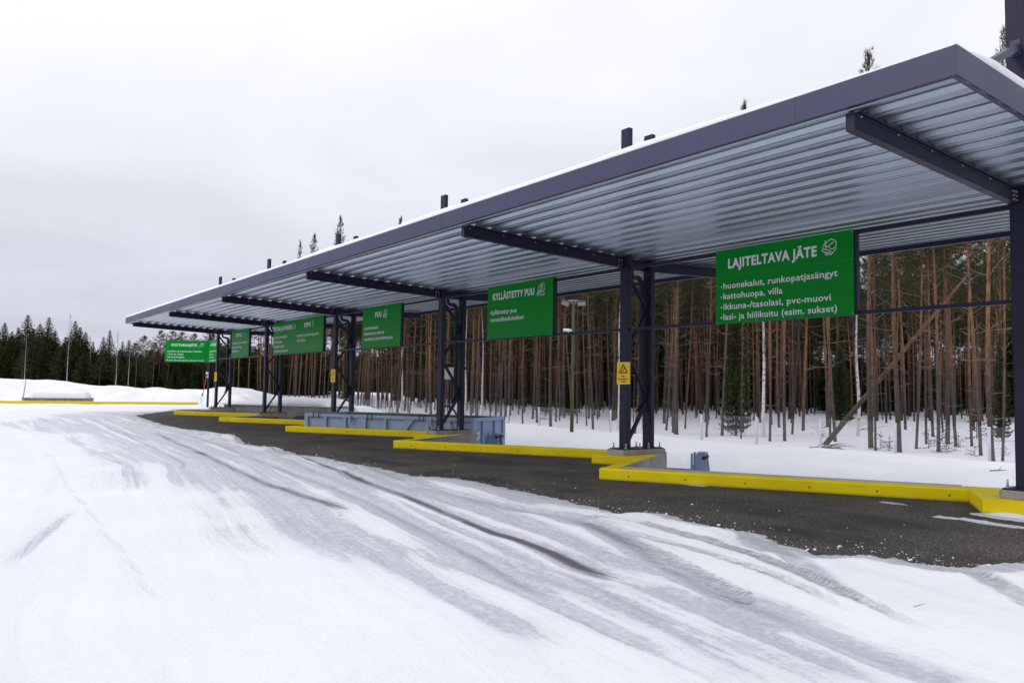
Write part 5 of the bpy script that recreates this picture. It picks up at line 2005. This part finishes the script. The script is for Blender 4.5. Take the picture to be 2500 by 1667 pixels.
# ---- the tree line at the far left: spruces, birches and young pines, each placed by its top
LEFT = [('s', 12, 785, 100), ('s', 45, 796, 98), ('s', 69, 766, 100), ('s', 98, 788, 102), ('s', 120, 772, 99), ('b', 171, 757, 88), ('s', 184.5, 781, 100),
        ('s', 196, 796, 98), ('s', 210, 808, 97), ('s', 253, 820, 97), ('s', 269, 803, 99), ('b', 289, 800, 89), ('s', 300, 831, 96), ('s', 315, 828, 97),
        ('p', 354, 820, 95), ('p', 390, 808, 96), ('p', 425, 809, 97), ('b', 66, 800, 87), ('b', 224, 815, 95), ('p', 450, 812, 98), ('p', 478, 815, 97),
        ('s', 135, 805, 97), ('s', 30, 806, 96), ('s', 82, 800, 97), ('s', 228, 832, 96), ('b', 318, 820, 88), ('p', 335, 838, 93), ('p', 374, 836, 92), ('p', 408, 826, 93),
        ('p', 505, 812, 95), ('p', 530, 815, 94), ('p', 556, 815, 92), ('p', 575, 818, 90), ('s', 160, 820, 95), ('s', 108, 815, 95), ('s', -20, 790, 100), ('s', -50, 780, 100)]
LAB = {0: 'dark spruce at the left edge of the picture', 2: 'tall pointed dark spruce third from the left edge', 4: 'broad tall dark spruce left of the tall bare birch',
       5: 'tallest bare birch with white trunk among the spruces', 6: 'dark spruce just right of the tall bare birch', 10: 'pointed dark spruce left of the canopy end',
       11: 'bare birch top beside the pointed spruce left of the canopy', 17: 'short white stemmed birch in front of the left spruces', 14: 'open crowned young pine left of the garden waste sign'}
KN = {'s': 'dark spruce in the tree line behind the snow bank', 'b': 'bare birch in the tree line behind the snow bank', 'p': 'young pine in the tree line behind the snow bank'}
for j, (k, px, py_, D) in enumerate(LEFT):
    d = ray(px, py_)
    p = np.array([0, 0, EYE]) + d * D
    zb = .2
    H = p[2] - zb
    lab = LAB.get(j, KN[k])
    gp = {'s': 'spruces of the far tree line', 'b': 'birches of the far tree line', 'p': 'young pines of the far tree line'}[k]
    if k == 's': put_spruce(p[0], p[1], H, lab, gp, z=zb, wide=rnd.uniform(1.0, 1.25))
    elif k == 'b':
        r = put_birch(p[0], p[1], H, lab, gp, z=zb); r.scale = (r.scale[0] * .45, r.scale[1] * .45, r.scale[2] * .94)
    else:
        r = put_pine(p[0], p[1], H, lab, gp, kind=rnd.choice([0, 2, 4]), rs=1.25); r.location.z = zb
# lower fill between and behind them, one dark mass
items = []
for _ in range(640):
    px = rnd.uniform(-160, 790); D = rnd.uniform(92, 125)
    d = ray(px, 900)
    p = np.array([0, 0, EYE]) + d * D
    sky_ = np.interp(px, [-160, 60, 160, 215, 240, 300, 345, 430, 640], [815, 812, 822, 838, 850, 850, 852, 836, 830])
    zt_ = EYE + ray(px, sky_ + rnd.uniform(4, 60))[2] * D
    k = rnd.choice([3, 4, 3, 4, 0, 1, 2]) if px < 320 else rnd.choice([0, 1, 2, 0, 1, 3])
    h0 = 9.0 if k > 2 else [PINES[0], PINES[5], PINES[2]][k][2]
    s = max(.25, (zt_ - .2) / h0)
    items.append((k, p[0], p[1], .15, s * (1.35 if k > 2 else 1.6), s, rnd.uniform(0, 6.28)))
o = merged_forest('far_forest', items, FP)
tag(o, 'dark mass of trees filling the far tree line behind the snow bank', 'forest', kind='stuff')

# ------------------------------------------------------------------ small growth and litter along the fence
for j, (px, py_, H) in enumerate(((2150, 1096, .75), (2172, 1098, .6), (2295, 1104, .55), (2312, 1106, .7), (2268, 1094, .8), (2340, 1093, .6), (2380, 1114, .5), (2452, 1112, .45),
                                  (2300, 1075, 1.1), (2385, 1070, 1.6), (1790, 1058, .9), (1785, 1064, 1.3), (1372, 1018, 1.0), (1330, 1012, .9), (1400, 1012, 1.3), (2005, 1068, .8))):
    p = at(px, py_, 2, -.45)
    if p[0] < 25.6: p = p * np.array([25.9 / p[0], 25.9 / p[0], 1])
    put_sapling(p[0], p[1], H, 'small spruce sapling in the snow, ' + zone(px), 'spruce saplings along the fence ' + zone(px))
for j in range(11):
    px = rnd.uniform(900, 2440); py_ = rnd.uniform(1015, 1075) + (px - 900) * .02
    p = at(px, py_, 2, -.43)
    if p[0] < 25.8 or p[0] > 60: continue
    m = MB()
    a = rnd.uniform(0, 6.28)
    for k in range(7):
        an = a + rnd.gauss(0, .7); L = rnd.uniform(.4, 1.2)
        v = Vector((math.cos(an), math.sin(an), rnd.uniform(0, .5)))
        q0 = Vector((rnd.gauss(0, .2), rnd.gauss(0, .2), .02))
        m.tube([q0, q0 + v * L * .5, q0 + v * L + Vector((0, 0, -.1))], [.018, .012, .004], 4, cap=False)
    o = m.build('fallen_branch', MAT['dead_wood'], fix=False)
    o.location = (p[0], p[1], gz(p[0], p[1]))
    tag(o, 'bare fallen branch lying on the forest snow, ' + zone(px), 'branch', 'fallen branches on the forest floor ' + zone(px))
for (px, py_, z_, L, lab) in ((2245, 1483, .05, .09, 'tiny dark twig lying on the snow at lower right'), (2437, 1150, -.35, .45, 'thin bare twig on the snow behind the kerb by the right column'),
                              (1560, 1128, -.6, .3, 'short brown twig on the snow behind the second column')):
    p = at(px, py_, 2, z_)
    m = MB()
    v = Vector((RXY[0], RXY[1], 0))
    m.tube([Vector((0, 0, .01)) - v * L * .5, Vector((0, 0, .02)), v * L * .5 + Vector((0, 0, .03))], [L * .03, L * .035, L * .012], 5)
    m.tube([Vector((0, 0, .02)), v * L * .22 + Vector((0, 0, L * .25))], [L * .02, L * .01], 4)
    o = m.build('twig', MAT['dead_wood'], fix=False)
    zg = z_ if z_ > 0 else gz(p[0], p[1])
    o.location = (p[0], p[1], zg)
    tag(o, lab, 'twig')
